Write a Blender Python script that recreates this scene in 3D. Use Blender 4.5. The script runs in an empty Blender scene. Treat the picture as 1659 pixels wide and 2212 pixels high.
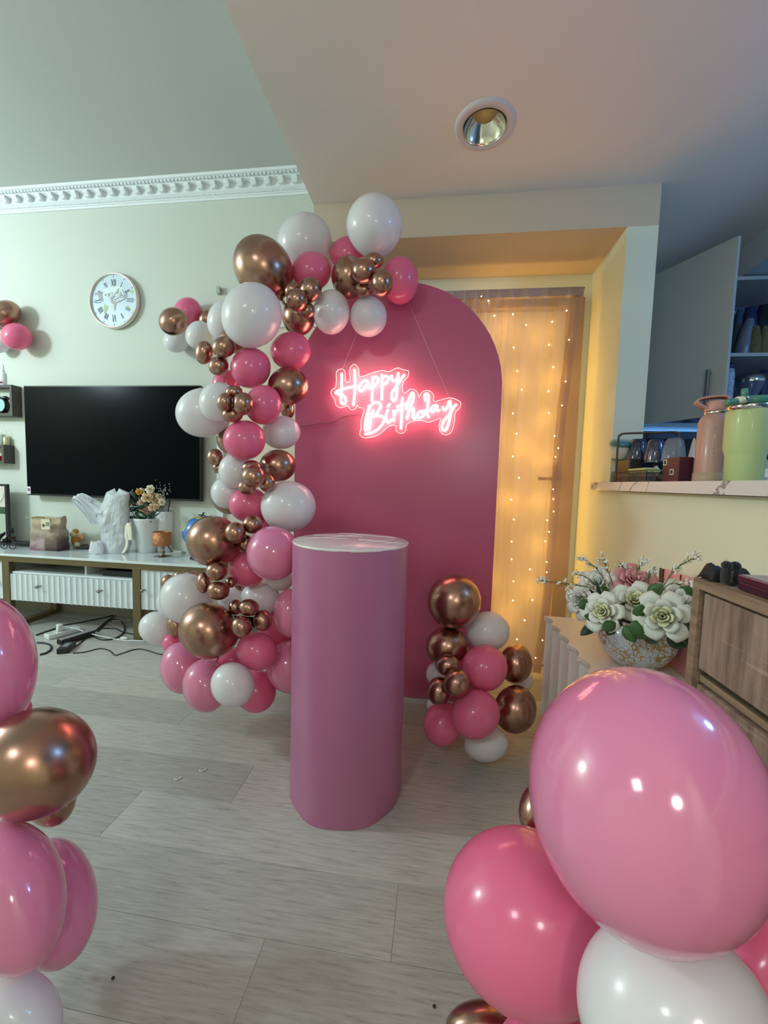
import bpy, bmesh, math, random
from mathutils import Vector, Matrix, noise
random.seed(7)
R = math.radians
PI = math.pi
SC = bpy.context.scene
COL = SC.collection

# ------------------------------------------------------------------ camera
W, H, FOC = 1659.0, 2212.0, 865.0
YAW, PIT, ROL = R(7.43), R(4.2), R(1.67)
CAM = Vector((0, 0, 1.03))
_f = Vector((-math.sin(YAW)*math.cos(PIT), math.cos(YAW)*math.cos(PIT), -math.sin(PIT)))
_r0 = Vector((math.cos(YAW), math.sin(YAW), 0))
_u0 = _r0.cross(_f)
RT = math.cos(ROL)*_r0 + math.sin(ROL)*_u0
UP = -math.sin(ROL)*_r0 + math.cos(ROL)*_u0
FW = _f
cd = bpy.data.cameras.new('camera'); cam = bpy.data.objects.new('camera', cd); COL.objects.link(cam)
m = Matrix((RT, UP, -FW)).transposed().to_4x4(); m.translation = CAM
cam.matrix_world = m
cd.sensor_fit = 'VERTICAL'; cd.sensor_height = 24.0; cd.lens = FOC/H*24.0
cd.clip_start = 0.02
SC.camera = cam

# ------------------------------------------------------------------ world, lights, exposure
w = bpy.data.worlds.new('world'); SC.world = w; w.use_nodes = True
w.node_tree.nodes['Background'].inputs[0].default_value = (0.5, 0.6, 0.7, 1)
w.node_tree.nodes['Background'].inputs[1].default_value = 0.3
SC.view_settings.view_transform = 'Standard'
SC.view_settings.look = 'None'
SC.view_settings.exposure = 0.14
SC.view_settings.gamma = 1.0
try: SC.view_settings.use_curve_mapping = False
except Exception: pass

def area(name, loc, target, size, power, color, sy=None):
    l = bpy.data.lights.new(name, 'AREA'); l.energy = power; l.color = color
    l.size = size
    if sy: l.shape = 'RECTANGLE'; l.size_y = sy
    o = bpy.data.objects.new(name, l); COL.objects.link(o)
    o.location = loc
    o.rotation_euler = (Vector(target)-Vector(loc)).to_track_quat('-Z', 'Y').to_euler()
    return o
def bulb_light(name, loc, power, color, rad):
    l = bpy.data.lights.new(name, 'POINT'); l.energy = power; l.color = color; l.shadow_soft_size = rad
    o = bpy.data.objects.new(name, l); COL.objects.link(o); o.location = loc; return o
bulb_light('living_room_chandelier', (-4.05, 0.6, 2.25), 142, (0.74, 0.92, 1.0), .16)
area('rear_fill_light', (-0.9, -1.2, 2.28), (-0.9, 0.2, 0.0), 0.35, 9, (0.90, 0.96, 1.0))  # added fill light behind the camera, no fixture modelled
bulb_light('soffit_fill_light', (0.35, -0.75, 1.45), 13, (1.0, 0.93, 0.88), .10)  # added low fill behind the camera that brightens the low ceiling
bulb_light('kitchen_lamp', (1.9, 0.85, 2.0), 23, (0.16, 0.45, 1.0), .10)
area('under_cabinet_lamp', (1.6, 2.6, 1.375), (1.6, 2.75, 1.0), 0.9, 5, (0.22, 0.55, 1.0), .04)

# ------------------------------------------------------------------ helpers
def ray(x, y):
    return RT*((x-W/2)/FOC) - UP*((y-H/2)/FOC) + FW
def at(x, y, X=None, Y=None, Z=None, d=None):
    r = ray(x, y)
    if X is not None: t = (X-CAM.x)/r.x
    elif Y is not None: t = (Y-CAM.y)/r.y
    elif Z is not None: t = (Z-CAM.z)/r.z
    else: t = d
    return CAM + r*t

MATS = {}
def mat(name, col, rough=0.5, metal=0.0, coat=0.0, spec=0.5, emis=None, es=0.0, alpha=None, trans=0.0, translucent=0.0, sheen=0.0, bump=0.0, bscale=40.0, sss=0.0, ior=1.45, var=0.0, vscale=4.0, rad=0.03):
    if name in MATS: return MATS[name]
    M = bpy.data.materials.new(name); M.use_nodes = True
    nt = M.node_tree; N = nt.nodes; L = nt.links
    b = N['Principled BSDF']
    c = (*col, 1)
    b.inputs['Base Color'].default_value = c
    b.inputs['Roughness'].default_value = rough
    b.inputs['Metallic'].default_value = metal
    b.inputs['Coat Weight'].default_value = coat
    b.inputs['Coat Roughness'].default_value = 0.08
    b.inputs['Specular IOR Level'].default_value = spec
    b.inputs['IOR'].default_value = ior
    b.inputs['Transmission Weight'].default_value = trans
    b.inputs['Sheen Weight'].default_value = sheen
    if sss:
        b.inputs['Subsurface Weight'].default_value = sss
        b.inputs['Subsurface Radius'].default_value = (1.0, 0.5, 0.5)
        b.inputs['Subsurface Scale'].default_value = rad
    if emis:
        b.inputs['Emission Color'].default_value = (*emis, 1); b.inputs['Emission Strength'].default_value = es
    tc = N.new('ShaderNodeTexCoord')
    if var:
        n = N.new('ShaderNodeTexNoise'); n.inputs['Scale'].default_value = vscale; n.inputs['Detail'].default_value = 3
        L.new(tc.outputs['Object'], n.inputs['Vector'])
        mx = N.new('ShaderNodeMix'); mx.data_type = 'RGBA'
        mx.inputs[6].default_value = tuple(max(0, v*(1-var)) for v in col)+(1,)
        mx.inputs[7].default_value = tuple(min(1, v*(1+var)) for v in col)+(1,)
        L.new(n.outputs['Fac'], mx.inputs[0]); L.new(mx.outputs[2], b.inputs['Base Color'])
    if bump:
        n2 = N.new('ShaderNodeTexNoise'); n2.inputs['Scale'].default_value = bscale; n2.inputs['Detail'].default_value = 4
        L.new(tc.outputs['Object'], n2.inputs['Vector'])
        bp = N.new('ShaderNodeBump'); bp.inputs['Strength'].default_value = bump; bp.inputs['Distance'].default_value = 0.01
        L.new(n2.outputs['Fac'], bp.inputs['Height']); L.new(bp.outputs[0], b.inputs['Normal'])
    out = N['Material Output']; sh = b.outputs[0]
    if translucent:
        t = N.new('ShaderNodeBsdfTranslucent'); t.inputs[0].default_value = c
        mx = N.new('ShaderNodeMixShader'); mx.inputs[0].default_value = translucent
        L.new(sh, mx.inputs[1]); L.new(t.outputs[0], mx.inputs[2]); sh = mx.outputs[0]
    if alpha is not None:
        t = N.new('ShaderNodeBsdfTransparent')
        mx = N.new('ShaderNodeMixShader'); mx.inputs[0].default_value = alpha
        L.new(t.outputs[0], mx.inputs[1]); L.new(sh, mx.inputs[2]); sh = mx.outputs[0]
    L.new(sh, out.inputs[0])
    MATS[name] = M
    return M

def nodes_of(M): return M.node_tree.nodes, M.node_tree.links, M.node_tree.nodes['Principled BSDF']

class MB:
    """collects primitives in world coordinates; build() links them as one mesh object"""
    def __init__(s): s.bm = bmesh.new(); s.X = Matrix.Identity(4)
    def _add(s, vs, fs, smooth=False):
        v = [s.bm.verts.new(s.X @ Vector(p)) for p in vs]
        out = []
        for f in fs:
            try:
                fc = s.bm.faces.new([v[i] for i in f]); fc.smooth = smooth; out.append(fc)
            except ValueError: pass
        return v, out
    def box(s, x0, x1, y0, y1, z0, z1, bev=0.0, seg=2):
        vs = [(x, y, z) for x in (x0, x1) for y in (y0, y1) for z in (z0, z1)]
        fs = [(0, 1, 3, 2), (4, 6, 7, 5), (0, 4, 5, 1), (2, 3, 7, 6), (0, 2, 6, 4), (1, 5, 7, 3)]
        v, f = s._add(vs, fs)
        if bev:
            ed = {e for q in f for e in q.edges}
            bmesh.ops.bevel(s.bm, geom=list(ed), offset=bev, segments=seg, affect='EDGES', profile=0.5, clamp_overlap=True)
        return s
    def lathe(s, prof, c=(0, 0, 0), n=32, cap=True, sx=1.0, sy=1.0, smooth=True):
        vs = []; fs = []
        k = len(prof)
        for r, z in prof:
            for i in range(n):
                a = 2*PI*i/n
                vs.append((c[0]+r*math.cos(a)*sx, c[1]+r*math.sin(a)*sy, c[2]+z))
        for j in range(k-1):
            for i in range(n):
                fs.append((j*n+i, j*n+(i+1) % n, (j+1)*n+(i+1) % n, (j+1)*n+i))
        if cap:
            if prof[0][0] > 1e-5: fs.append(tuple(range(n-1, -1, -1)))
            if prof[-1][0] > 1e-5: fs.append(tuple((k-1)*n+i for i in range(n)))
        s._add(vs, fs, smooth); return s
    def tube(s, pts, r, n=8, cap=True, smooth=True, close=False):
        pts = [Vector(p) for p in pts]
        m = len(pts); vs = []; fs = []
        T0 = (pts[1]-pts[0]).normalized()
        up = Vector((0, 0, 1)) if abs(T0.z) < .9 else Vector((1, 0, 0))
        nrm = T0.cross(up).normalized()
        for i, p in enumerate(pts):
            a = pts[(i-1) % m] if (close or i > 0) else p
            b = pts[(i+1) % m] if (close or i < m-1) else p
            T = (b-a).normalized() if (b-a).length > 1e-9 else T0
            nrm = (nrm - T*nrm.dot(T))
            nrm = nrm.normalized() if nrm.length > 1e-6 else T.orthogonal().normalized()
            bi = T.cross(nrm)
            rr = r[i] if isinstance(r, (list, tuple)) else r
            for k in range(n):
                an = 2*PI*k/n
                vs.append(p + (nrm*math.cos(an)+bi*math.sin(an))*rr)
        for i in range(m if close else m-1):
            j = (i+1) % m
            for k in range(n):
                fs.append((i*n+k, i*n+(k+1) % n, j*n+(k+1) % n, j*n+k))
        if cap and not close:
            fs.append(tuple(range(n-1, -1, -1))); fs.append(tuple((m-1)*n+k for k in range(n)))
        s._add(vs, fs, smooth); return s
    def ell(s, c, rx, ry=None, rz=None, n=16, m=10):
        ry = ry or rx; rz = rz or rx
        prof = [(math.sin(PI*j/m), -math.cos(PI*j/m)) for j in range(m+1)]
        vs = [(c[0], c[1], c[2]-rz)]
        for r, z in prof[1:-1]:
            for i in range(n):
                a = 2*PI*i/n; vs.append((c[0]+rx*r*math.cos(a), c[1]+ry*r*math.sin(a), c[2]+rz*z))
        vs.append((c[0], c[1], c[2]+rz)); e = len(vs)-1
        fs = [(0, 1+(i+1) % n, 1+i) for i in range(n)]
        for j in range(m-2):
            for i in range(n):
                fs.append((1+j*n+i, 1+j*n+(i+1) % n, 1+(j+1)*n+(i+1) % n, 1+(j+1)*n+i))
        fs += [(e, 1+(m-2)*n+i, 1+(m-2)*n+(i+1) % n) for i in range(n)]
        s._add(vs, fs, True); return s
    def prism(s, poly, d, off=0.0, ax='Y', smooth=False):
        """poly of 2D points extruded; ax: extrusion axis, poly=(x,z) for Y, (x,y) for Z, (y,z) for X"""
        def P(a, b, t):
            return {'Y': (a, t, b), 'Z': (a, b, t), 'X': (t, a, b)}[ax]
        n = len(poly)
        vs = [P(a, b, off) for a, b in poly]+[P(a, b, off+d) for a, b in poly]
        fs = [tuple(range(n)), tuple(range(2*n-1, n-1, -1))]
        fs += [(i, (i+1) % n, n+(i+1) % n, n+i) for i in range(n)]
        s._add(vs, fs, smooth); return s
    def grid(s, fn, nu, nv, smooth=True, closeu=False):
        vs = [fn(i/(nu-(0 if closeu else 1)), j/(nv-1)) for j in range(nv) for i in range(nu)]
        fs = []
        for j in range(nv-1):
            for i in range(nu if closeu else nu-1):
                k = (i+1) % nu
                fs.append((j*nu+i, j*nu+k, (j+1)*nu+k, (j+1)*nu+i))
        s._add(vs, fs, smooth); return s
    def build(s, name, material, parent=None, fixn=True, kind=None, solid=0.0):
        if fixn: bmesh.ops.recalc_face_normals(s.bm, faces=s.bm.faces[:])
        me = bpy.data.meshes.new(name)
        xs = [v.co for v in s.bm.verts]
        if parent is not None: L = Vector(parent['_w'])
        else:
            lo = Vector((min(p.x for p in xs), min(p.y for p in xs), min(p.z for p in xs)))
            hi = Vector((max(p.x for p in xs), max(p.y for p in xs), max(p.z for p in xs)))
            L = Vector(((lo.x+hi.x)/2, (lo.y+hi.y)/2, lo.z))
        for v in s.bm.verts: v.co -= L
        s.bm.to_mesh(me); s.bm.free()
        o = bpy.data.objects.new(name, me); COL.objects.link(o)
        me.materials.append(material)
        if parent is None:
            o.location = L; o['_w'] = tuple(L)
        else:
            o.parent = parent; o['_w'] = tuple(L)
        if kind: o['kind'] = kind
        if solid:
            md = o.modifiers.new('s', 'SOLIDIFY'); md.thickness = solid
        return o

def thing(name, loc, label, cat, group=None):
    o = bpy.data.objects.new(name, None); COL.objects.link(o); o.location = loc; o['_w'] = tuple(loc)
    o.empty_display_size = .05
    return tag(o, label, cat, group)
def tag(o, label, cat, group=None):
    o['label'] = label; o['category'] = cat
    if group: o['group'] = group
    return o
def struct(mb, name, material, parent=None):
    o = mb.build(name, material, parent)
    if parent is None: o['kind'] = 'structure'
    return o
def bez(pts, n=6):
    """Catmull-Rom through points"""
    pts = [Vector(p) for p in pts]; out = []
    for i in range(len(pts)-1):
        p0 = pts[max(i-1, 0)]; p1 = pts[i]; p2 = pts[i+1]; p3 = pts[min(i+2, len(pts)-1)]
        for k in range(n):
            t = k/n
            out.append(0.5*((2*p1)+(p2-p0)*t+(2*p0-5*p1+4*p2-p3)*t*t+(3*p1-p0-3*p2+p3)*t**3))
    out.append(pts[-1]); return out

# ------------------------------------------------------------------ materials of the room
wallp = mat('wall_paint', (0.72, 0.74, 0.56), 0.75, bump=0.03, bscale=120)
ceilp = mat('ceiling_paint', (0.53, 0.55, 0.54), 0.85, bump=0.04, bscale=150)
white = mat('white_paint', (0.78, 0.80, 0.80), 0.45)
creamdoor = mat('door_paint', (0.66, 0.60, 0.52), 0.5)
brownframe = mat('brown_door_frame', (0.34, 0.25, 0.20), 0.5, var=.15)

# ------------------------------------------------------------------ structure
TVY, DY, WX, SX = 2.60, 2.32, 0.77, -0.63      # tv wall, door wall, right wall, soffit edge
ZS, ZB, ZC = 2.33, 2.16, 2.95                   # soffit, beam underside, high ceiling
fl = struct(MB().box(-4.6, 3.0, -2.3, 2.9, -0.12, -0.012), 'floor', mat('subfloor', (0.12, 0.11, 0.10), .9))
pm = mat('floor_plank', (0.5, 0.47, 0.43), 0.38)
N, L, b = nodes_of(pm)
tc = N.new('ShaderNodeTexCoord'); oi = N.new('ShaderNodeObjectInfo')
mp = N.new('ShaderNodeMapping'); mp.inputs['Scale'].default_value = (5, 60, 40)
va = N.new('ShaderNodeVectorMath'); va.operation = 'ADD'
vs_ = N.new('ShaderNodeVectorMath'); vs_.operation = 'SCALE'; vs_.inputs[3].default_value = 9.0
cmb = N.new('ShaderNodeCombineXYZ'); L.new(oi.outputs['Random'], cmb.inputs[0]); L.new(oi.outputs['Random'], cmb.inputs[1])
L.new(cmb.outputs[0], vs_.inputs[0]); L.new(tc.outputs['Object'], va.inputs[0]); L.new(vs_.outputs[0], va.inputs[1])
L.new(va.outputs[0], mp.inputs[0])
n1 = N.new('ShaderNodeTexNoise'); n1.inputs['Scale'].default_value = 2.0; n1.inputs['Detail'].default_value = 8; n1.inputs['Roughness'].default_value = .68
L.new(mp.outputs[0], n1.inputs['Vector'])
cr = N.new('ShaderNodeValToRGB'); e = cr.color_ramp.elements
e[0].position = .30; e[0].color = (0.27, 0.25, 0.225, 1); e[1].position = .56; e[1].color = (0.47, 0.45, 0.415, 1)
q = cr.color_ramp.elements.new(.42); q.color = (0.40, 0.38, 0.345, 1)
q = cr.color_ramp.elements.new(.75); q.color = (0.54, 0.52, 0.48, 1)
L.new(n1.outputs['Fac'], cr.inputs[0])
hs = N.new('ShaderNodeHueSaturation'); mr = N.new('ShaderNodeMapRange'); mr.inputs[3].default_value = .84; mr.inputs[4].default_value = 1.12
L.new(oi.outputs['Random'], mr.inputs[0]); L.new(mr.outputs[0], hs.inputs['Value']); L.new(cr.outputs[0], hs.inputs['Color'])
L.new(hs.outputs[0], b.inputs['Base Color'])
bp = N.new('ShaderNodeBump'); bp.inputs['Strength'].default_value = .12; bp.inputs['Distance'].default_value = .002
L.new(n1.outputs['Fac'], bp.inputs['Height']); L.new(bp.outputs[0], b.inputs['Normal'])
# planks run along X; row seams and butt joints follow the photograph
y1 = at(410, 1834, Z=0).y; y0 = at(410, 1997, Z=0).y; y2 = at(410, 1722, Z=0).y
PWD = (y2-y0)/2; PL = 1.22
anch = {0: at(853, 1990, Z=0).x, 1: at(268, 1750, Z=0).x, -1: at(540, 2115, Z=0).x, 2: at(527, 1690, Z=0).x}
base = y0
proto = {}
def plank(xa, xb, ya, yb):
    key = round(xb-xa, 4)
    if key not in proto:
        me = bpy.data.meshes.new('plank')
        bm = bmesh.new(); g = .0003
        hx, hy = (xb-xa)/2-g, (yb-ya)/2-g; t = .0010
        v = [bm.verts.new(p) for p in [(-hx, -hy, -.011), (hx, -hy, -.011), (hx, hy, -.011), (-hx, hy, -.011), (-hx, -hy, -t*.5), (hx, -hy, -t*.5), (hx, hy, -t*.5), (-hx, hy, -t*.5), (-hx+t, -hy+t, 0), (hx-t, -hy+t, 0), (hx-t, hy-t, 0), (-hx+t, hy-t, 0)]]
        for i in range(4):
            j = (i+1) % 4; bm.faces.new([v[i], v[j], v[4+j], v[4+i]]); bm.faces.new([v[4+i], v[4+j], v[8+j], v[8+i]])
        bm.faces.new(v[8:12]); bm.to_mesh(me); bm.free(); me.materials.append(pm); proto[key] = me
    o = bpy.data.objects.new('plank', proto[key]); COL.objects.link(o); o.parent = fl
    flw = Vector(fl['_w'])
    o.location = Vector(((xa+xb)/2, (ya+yb)/2, 0))-flw
for k in range(-20, 13):
    ya = base+k*PWD; yb = ya+PWD
    if yb < -2.28 or ya > 2.88: continue
    ya = max(ya, -2.3); yb = min(yb, 2.9)
    x = anch.get(k, (k*0.437) % PL-4.0)
    while x > -4.55: x -= PL
    while x < 2.99:
        xa, xb = max(x, -4.6), min(x+PL, 3.0)
        if xb-xa > .02: plank(xa, xb, ya, yb)
        x += PL
struct(MB().box(-4.6, SX, TVY, TVY+.12, 0, ZC), 'wall_back', mat('wall_cool_light_tint', (0.62, 0.65, 0.585), .75, bump=.03, bscale=120))  # cream wall with the cool lamp's pale green put into its colour
wd = MB(); wd.box(SX, WX+.13, DY, DY+.1, 2.035, 2.4); wd.box(SX, -.25, DY, DY+.1, 0, 2.035)
wd.box(.735, WX+.13, DY, DY+.1, 0, 2.035); wd.box(SX, SX+.1, DY+.1, TVY+.12, 0, 2.6)
struct(wd, 'wall_back_door', wallp)
wr = MB(); wr.box(WX, WX+.126, -2.3, DY, 0, 1.022); wr.box(WX, WX+.126, 1.93, DY, 1.022, ZB); wr.box(WX, WX+.126, -2.3, -.5, 1.022, ZS)
struct(wr, 'wall_right', wallp)
struct(MB().box(-4.7, -4.6, -2.3, 2.8, 0, ZC), 'wall_left', wallp)
struct(MB().box(-4.7, 3.0, -2.4, -2.3, 0, ZC), 'wall_front', wallp)
struct(MB().box(.9, 3.0, 2.78, 2.88, 0, ZC), 'wall_kitchen_back', mat('kitchen_wall', (.62, .70, .76), .4))
struct(MB().box(3.0, 3.1, -2.4, 2.9, 0, ZC), 'wall_kitchen_right', mat('kitchen_wall2', (.60, .66, .70), .6))
struct(MB().box(-4.7, SX, -2.4, TVY+.12, ZC, ZC+.1), 'ceiling', ceilp)
struct(MB().box(SX, 3.1, -2.4, 2.9, ZS, ZC+.1), 'ceiling_low', mat('soffit_paint', (0.80, 0.76, 0.71), .85, bump=.03, bscale=150))
struct(MB().box(SX, WX+.126, 1.93, DY+.02, ZB, ZS), 'trim_2', mat('beam_shade_tone', (0.58, 0.48, 0.36), .85, bump=.03, bscale=150))  # beam coloured darker than the soffit, its shade put into the colour
struct(MB().box(1.56, 3.0, 1.0, 2.78, 2.18, ZS), 'trim_3', mat('kitchen_box', (.55, .62, .66), .6))
struct(MB().box(-4.6, SX, TVY-.012, TVY, 0, .07), 'baseboard_back', mat('skirting', (.30, .26, .20), .5))

# crown moulding with modillion blocks
zt = at(330, 392, Y=2.50).z; zb = at(330, 441, Y=2.59).z
crown = thing('trim_1', (-2.6, TVY, zb), 'x', 'x')
for k_ in ('label', 'category'): del crown[k_]
crown['kind'] = 'structure'
h = ZC-zb
prof = [(TVY, zb), (TVY-.012, zb), (TVY-.014, zb+.10*h), (TVY-.022, zb+.12*h), (TVY-.026, zb+.28*h), (TVY-.034, zb+.32*h), (TVY-.040, zb+.36*h), (TVY-.044, zb+.66*h), (TVY-.075, zb+.70*h), (TVY-.078, zb+.84*h), (TVY-.10, zb+.88*h), (TVY-.105, ZC), (TVY, ZC)]
wc = mat('white_plaster', (0.80, 0.84, 0.86), .6, bump=.05, bscale=60)
MB().prism(prof, SX+4.6, off=-4.6, ax='X').build('moulding', wc, crown)
mm = None
for i in range(44):
    x = SX-.05-i*.0905
    if x < -4.55: break
    if mm is None:
        q = MB()
        q.prism([(TVY-.040, zb+.66*h), (TVY-.040, zb+.40*h), (TVY-.058, zb+.38*h), (TVY-.078, zb+.52*h), (TVY-.084, zb+.68*h)], .034, off=x-.017, ax='X')
        q.box(x-.011, x+.011, TVY-.066, TVY-.05, zb+.36*h, zb+.46*h)
        mm = q.build('modillion', wc, crown); x00 = x
    else:
        o = mm.copy(); COL.objects.link(o); o.location.x = x-x00
dd = None
for i in range(150):
    x = SX-.02-i*.0258
    if x < -4.5: break
    if dd is None:
        dd = MB().box(x-.007, x+.007, TVY-.092, TVY-.075, zb+.74*h, zb+.84*h).build('dentil', wc, crown); x01 = x
    else:
        o = dd.copy(); COL.objects.link(o); o.location.x = x-x01
bead = None
for i in range(250):
    x = SX-.01-i*.0155
    if x < -4.5: break
    if bead is None:
        bead = MB().box(x-.0045, x+.0045, TVY-.030, TVY-.024, zb+.17*h, zb+.25*h).build('bead', wc, crown); x02 = x
    else:
        o = bead.copy(); COL.objects.link(o); o.location.x = x-x02

# counter of the serving hatch
marb = mat('white_marble', (.72, .70, .66), .25)
N, L, b = nodes_of(marb); tc = N.new('ShaderNodeTexCoord')
nz = N.new('ShaderNodeTexNoise'); nz.inputs['Scale'].default_value = 5; nz.inputs['Detail'].default_value = 5
nz.inputs['Scale'].default_value = 3.2; nz.inputs['Detail'].default_value = 4; nz.inputs['Distortion'].default_value = 1.2
L.new(tc.outputs['Object'], nz.inputs['Vector'])
cr = N.new('ShaderNodeValToRGB'); e = cr.color_ramp.elements
e[0].position = .478; e[0].color = (.70, .67, .63, 1); e[1].position = .51; e[1].color = (.70, .67, .63, 1)
q = cr.color_ramp.elements.new(.494); q.color = (.20, .17, .16, 1)
L.new(nz.outputs['Fac'], cr.inputs[0]); L.new(cr.outputs[0], b.inputs['Base Color'])
ct = MB().prism([(.73, -.495), (1.03, -.495), (1.03, 1.928), (.768, 1.928), (.768, 2.045), (.73, 2.045)], .036, off=1.024, ax='Z').build('counter', marb)
tag(ct, 'white marble counter slab on the half wall below the kitchen hatch', 'counter')

# door behind the curtain (door wall) and the white door in the tv wall
d1 = thing('door_1', (.25, DY, 0), 'x', 'x')
for k_ in ('label', 'category'): del d1[k_]
d1['kind'] = 'structure'
fr = MB(); fr.box(-.25, -.20, DY-.02, DY+.1, 0, 2.035); fr.box(.66, .735, DY-.02, DY+.1, 0, 2.035); fr.box(-.20, .66, DY-.02, DY+.1, 1.99, 2.035)
fr.build('frame', brownframe, d1)
MB().box(-.20, .66, DY+.03, DY+.07, 0.005, 1.99, .002).build('leaf', creamdoor, d1)
hh = at(1205, 1035, Y=DY)
hd = MB().box(hh.x-.02, hh.x+.02, DY+.018, DY+.03, hh.z-.09, hh.z+.09, .004).build('handle', mat('bronze', (.18, .11, .07), .35, .8), d1)
MB().tube([(hh.x, DY+.02, hh.z), (hh.x, DY-.03, hh.z), (hh.x-.11, DY-.03, hh.z)], .009).build('lever', MATS['bronze'], hd)
q = at(473, 634, Y=TVY)
d2 = thing('door_2', (-1.1, TVY, 0), 'x', 'x')
for k_ in ('label', 'category'): del d2[k_]
d2['kind'] = 'structure'
fr = MB(); fr.box(q.x+.0, q.x+.045, TVY-.03, TVY+.02, 0, 2.08); fr.box(q.x+.045, -.70, TVY-.03, TVY+.02, 2.02, 2.08)
fr.build('frame', white, d2)
MB().box(q.x+.045, -.7, TVY-.012, TVY+.02, 0, 2.02).build('leaf', mat('pale_door', (.78, .66, .55), .5), d2)
br = MB().box(q.x-.002, q.x+.022, TVY-.03, TVY, 2.245, 2.29, .002).build('wall_bracket', mat('aged_metal', (.45, .45, .4), .5, .5, var=.4, vscale=60))
tag(br, 'small square worn metal bracket on the wall above the television corner', 'bracket')

# downlight
dl0 = at(1047, 271, Z=ZS)
dl = thing('downlight', (dl0.x, dl0.y, ZS), 'round recessed downlight with a ribbed silver reflector in the low ceiling', 'ceiling light')
MB().lathe([(.108, 0), (.108, -.003), (.098, -.008), (.078, -.008), (.076, .0)], (dl0.x, dl0.y, ZS), 48, cap=False).build('trim_ring', mat('lamp_trim', (.62, .60, .62), .4), dl)
refl = mat('ribbed_reflector', (.85, .80, .68), .12, 1.0)
pr_ = []
for i in range(13):
    t = i/12; rr = .076-.034*t**1.3; pr_.append((rr, -.006+.050*t)); pr_.append((rr-.0015, -.006+.050*(t+.04)))
cutter = MB().lathe(pr_, (dl0.x, dl0.y, ZS-.004), 60, cap=False); cutter.build('reflector', refl, dl, fixn=False)
MB().lathe([(.043, .0), (.040, .004), (.001, .006)], (dl0.x, dl0.y, ZS+.040), 32).build('led_chip', mat('phosphor', (.62, .60, .28), .6), dl)
# recess in the ceiling for it
cl = [o for o in bpy.data.objects if o.name == 'ceiling_low'][0]
bpy.data.objects.remove(cl)
# low ceiling rebuilt as a slab with a round recess
q = MB(); n = 48
outer = [(SX, -2.4), (3.1, -2.4), (3.1, 2.9), (SX, 2.9)]
ring = [(dl0.x+.079*math.cos(2*PI*i/n), dl0.y+.079*math.sin(2*PI*i/n)) for i in range(n)]
sq = []
for x, y in ring:
    dx, dy = x-dl0.x, y-dl0.y; k = .2/max(abs(dx), abs(dy)); sq.append((dl0.x+dx*k, dl0.y+dy*k))
q._add([(x, y, ZS) for x, y in ring]+[(x, y, ZS) for x, y in sq]+[(x, y, ZS+.06) for x, y in ring],
       [(i, (i+1) % n, n+(i+1) % n, n+i) for i in range(n)]+[(i, (i+1) % n, 2*n+(i+1) % n, 2*n+i) for i in range(n)]+[tuple(range(2*n, 3*n))])
a0, a1, b0, b1 = dl0.x-.2, dl0.x+.2, dl0.y-.2, dl0.y+.2
for x0, x1, y0_, y1_ in ((SX, a0, -2.4, 2.9), (a1, 3.1, -2.4, 2.9), (a0, a1, -2.4, b0), (a0, a1, b1, 2.9)):
    q._add([(x0, y0_, ZS), (x1, y0_, ZS), (x1, y1_, ZS), (x0, y1_, ZS)], [(0, 1, 2, 3)])
q._add([(SX, -2.4, ZS), (SX, 2.9, ZS), (SX, 2.9, ZC+.1), (SX, -2.4, ZC+.1)], [(0, 1, 2, 3)])
q._add([(SX, -2.4, ZC+.1), (3.1, -2.4, ZC+.1), (3.1, 2.9, ZC+.1), (SX, 2.9, ZC+.1)], [(0, 1, 2, 3)])
q.build('ceiling_low', MATS['soffit_paint'], fixn=False)['kind'] = 'structure'

# ------------------------------------------------------------------ backdrop board
BY = 1.866
bx0, bx1, bzt = -.684, .269, 1.935
rad_ = (bx1-bx0)/2; bcx = (bx0+bx1)/2
poly = [(bx0, 0.004), (bx1, 0.004)]+[(bcx+rad_*math.cos(PI*i/48), bzt-rad_+rad_*math.sin(PI*i/48)) for i in range(49)]
bm_ = mat('pink_acrylic', (0.52, 0.105, 0.20), 0.30, coat=.0, spec=.6, var=.05, vscale=1.5)
brd = MB().prism(poly, .012, off=BY, ax='Y').build('backdrop_board', bm_)
tag(brd, 'tall glossy deep pink arch topped backdrop board standing before the curtain', 'backdrop')
ed = MB()
e_ = [Vector((x, BY+.006, z)) for x, z in poly[1:]]
E2 = mat('board_edge', (.75, .5, .55), .5)

# plinth
P0 = Vector((-.271, 1.271, 0)); PR, PH = .187, .839
pl = thing('plinth', P0, 'tall pink cylinder plinth with a pale plastic wrapped top in front of the backdrop', 'plinth')
pmx = mat('plinth_wrap', (0.43, 0.145, 0.265), .38, coat=.15, bump=.12, bscale=7)
def pw(u, v):
    a = 2*PI*u; z = v*(PH-.006)+.001
    w_ = .0020*math.sin(9*a+2*v)*(1-abs(v-.45)) + .0030*noise.noise(Vector((math.cos(a)*2.5, math.sin(a)*2.5, v*1.3)))
    f = 1 + (.018*max(0, (.10-v)/.10)*max(0, math.sin(6*a+1)) if v < .1 else 0)
    r = PR*.992*f+w_
    return (P0.x+r*math.cos(a), P0.y+r*math.sin(a), z)
MB().grid(pw, 96, 40, closeu=True).build('side_wrap', pmx, pl)
tm = mat('plinth_top', (.78, .70, .70), .28, coat=.6, var=.10, vscale=9)
MB().lathe([(PR*.94, PH-.010), (PR*.998, PH-.007), (PR*1.004, PH-.002), (PR*.995, PH)], (P0.x, P0.y, 0), 96).build('top_disc', tm, pl)
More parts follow.
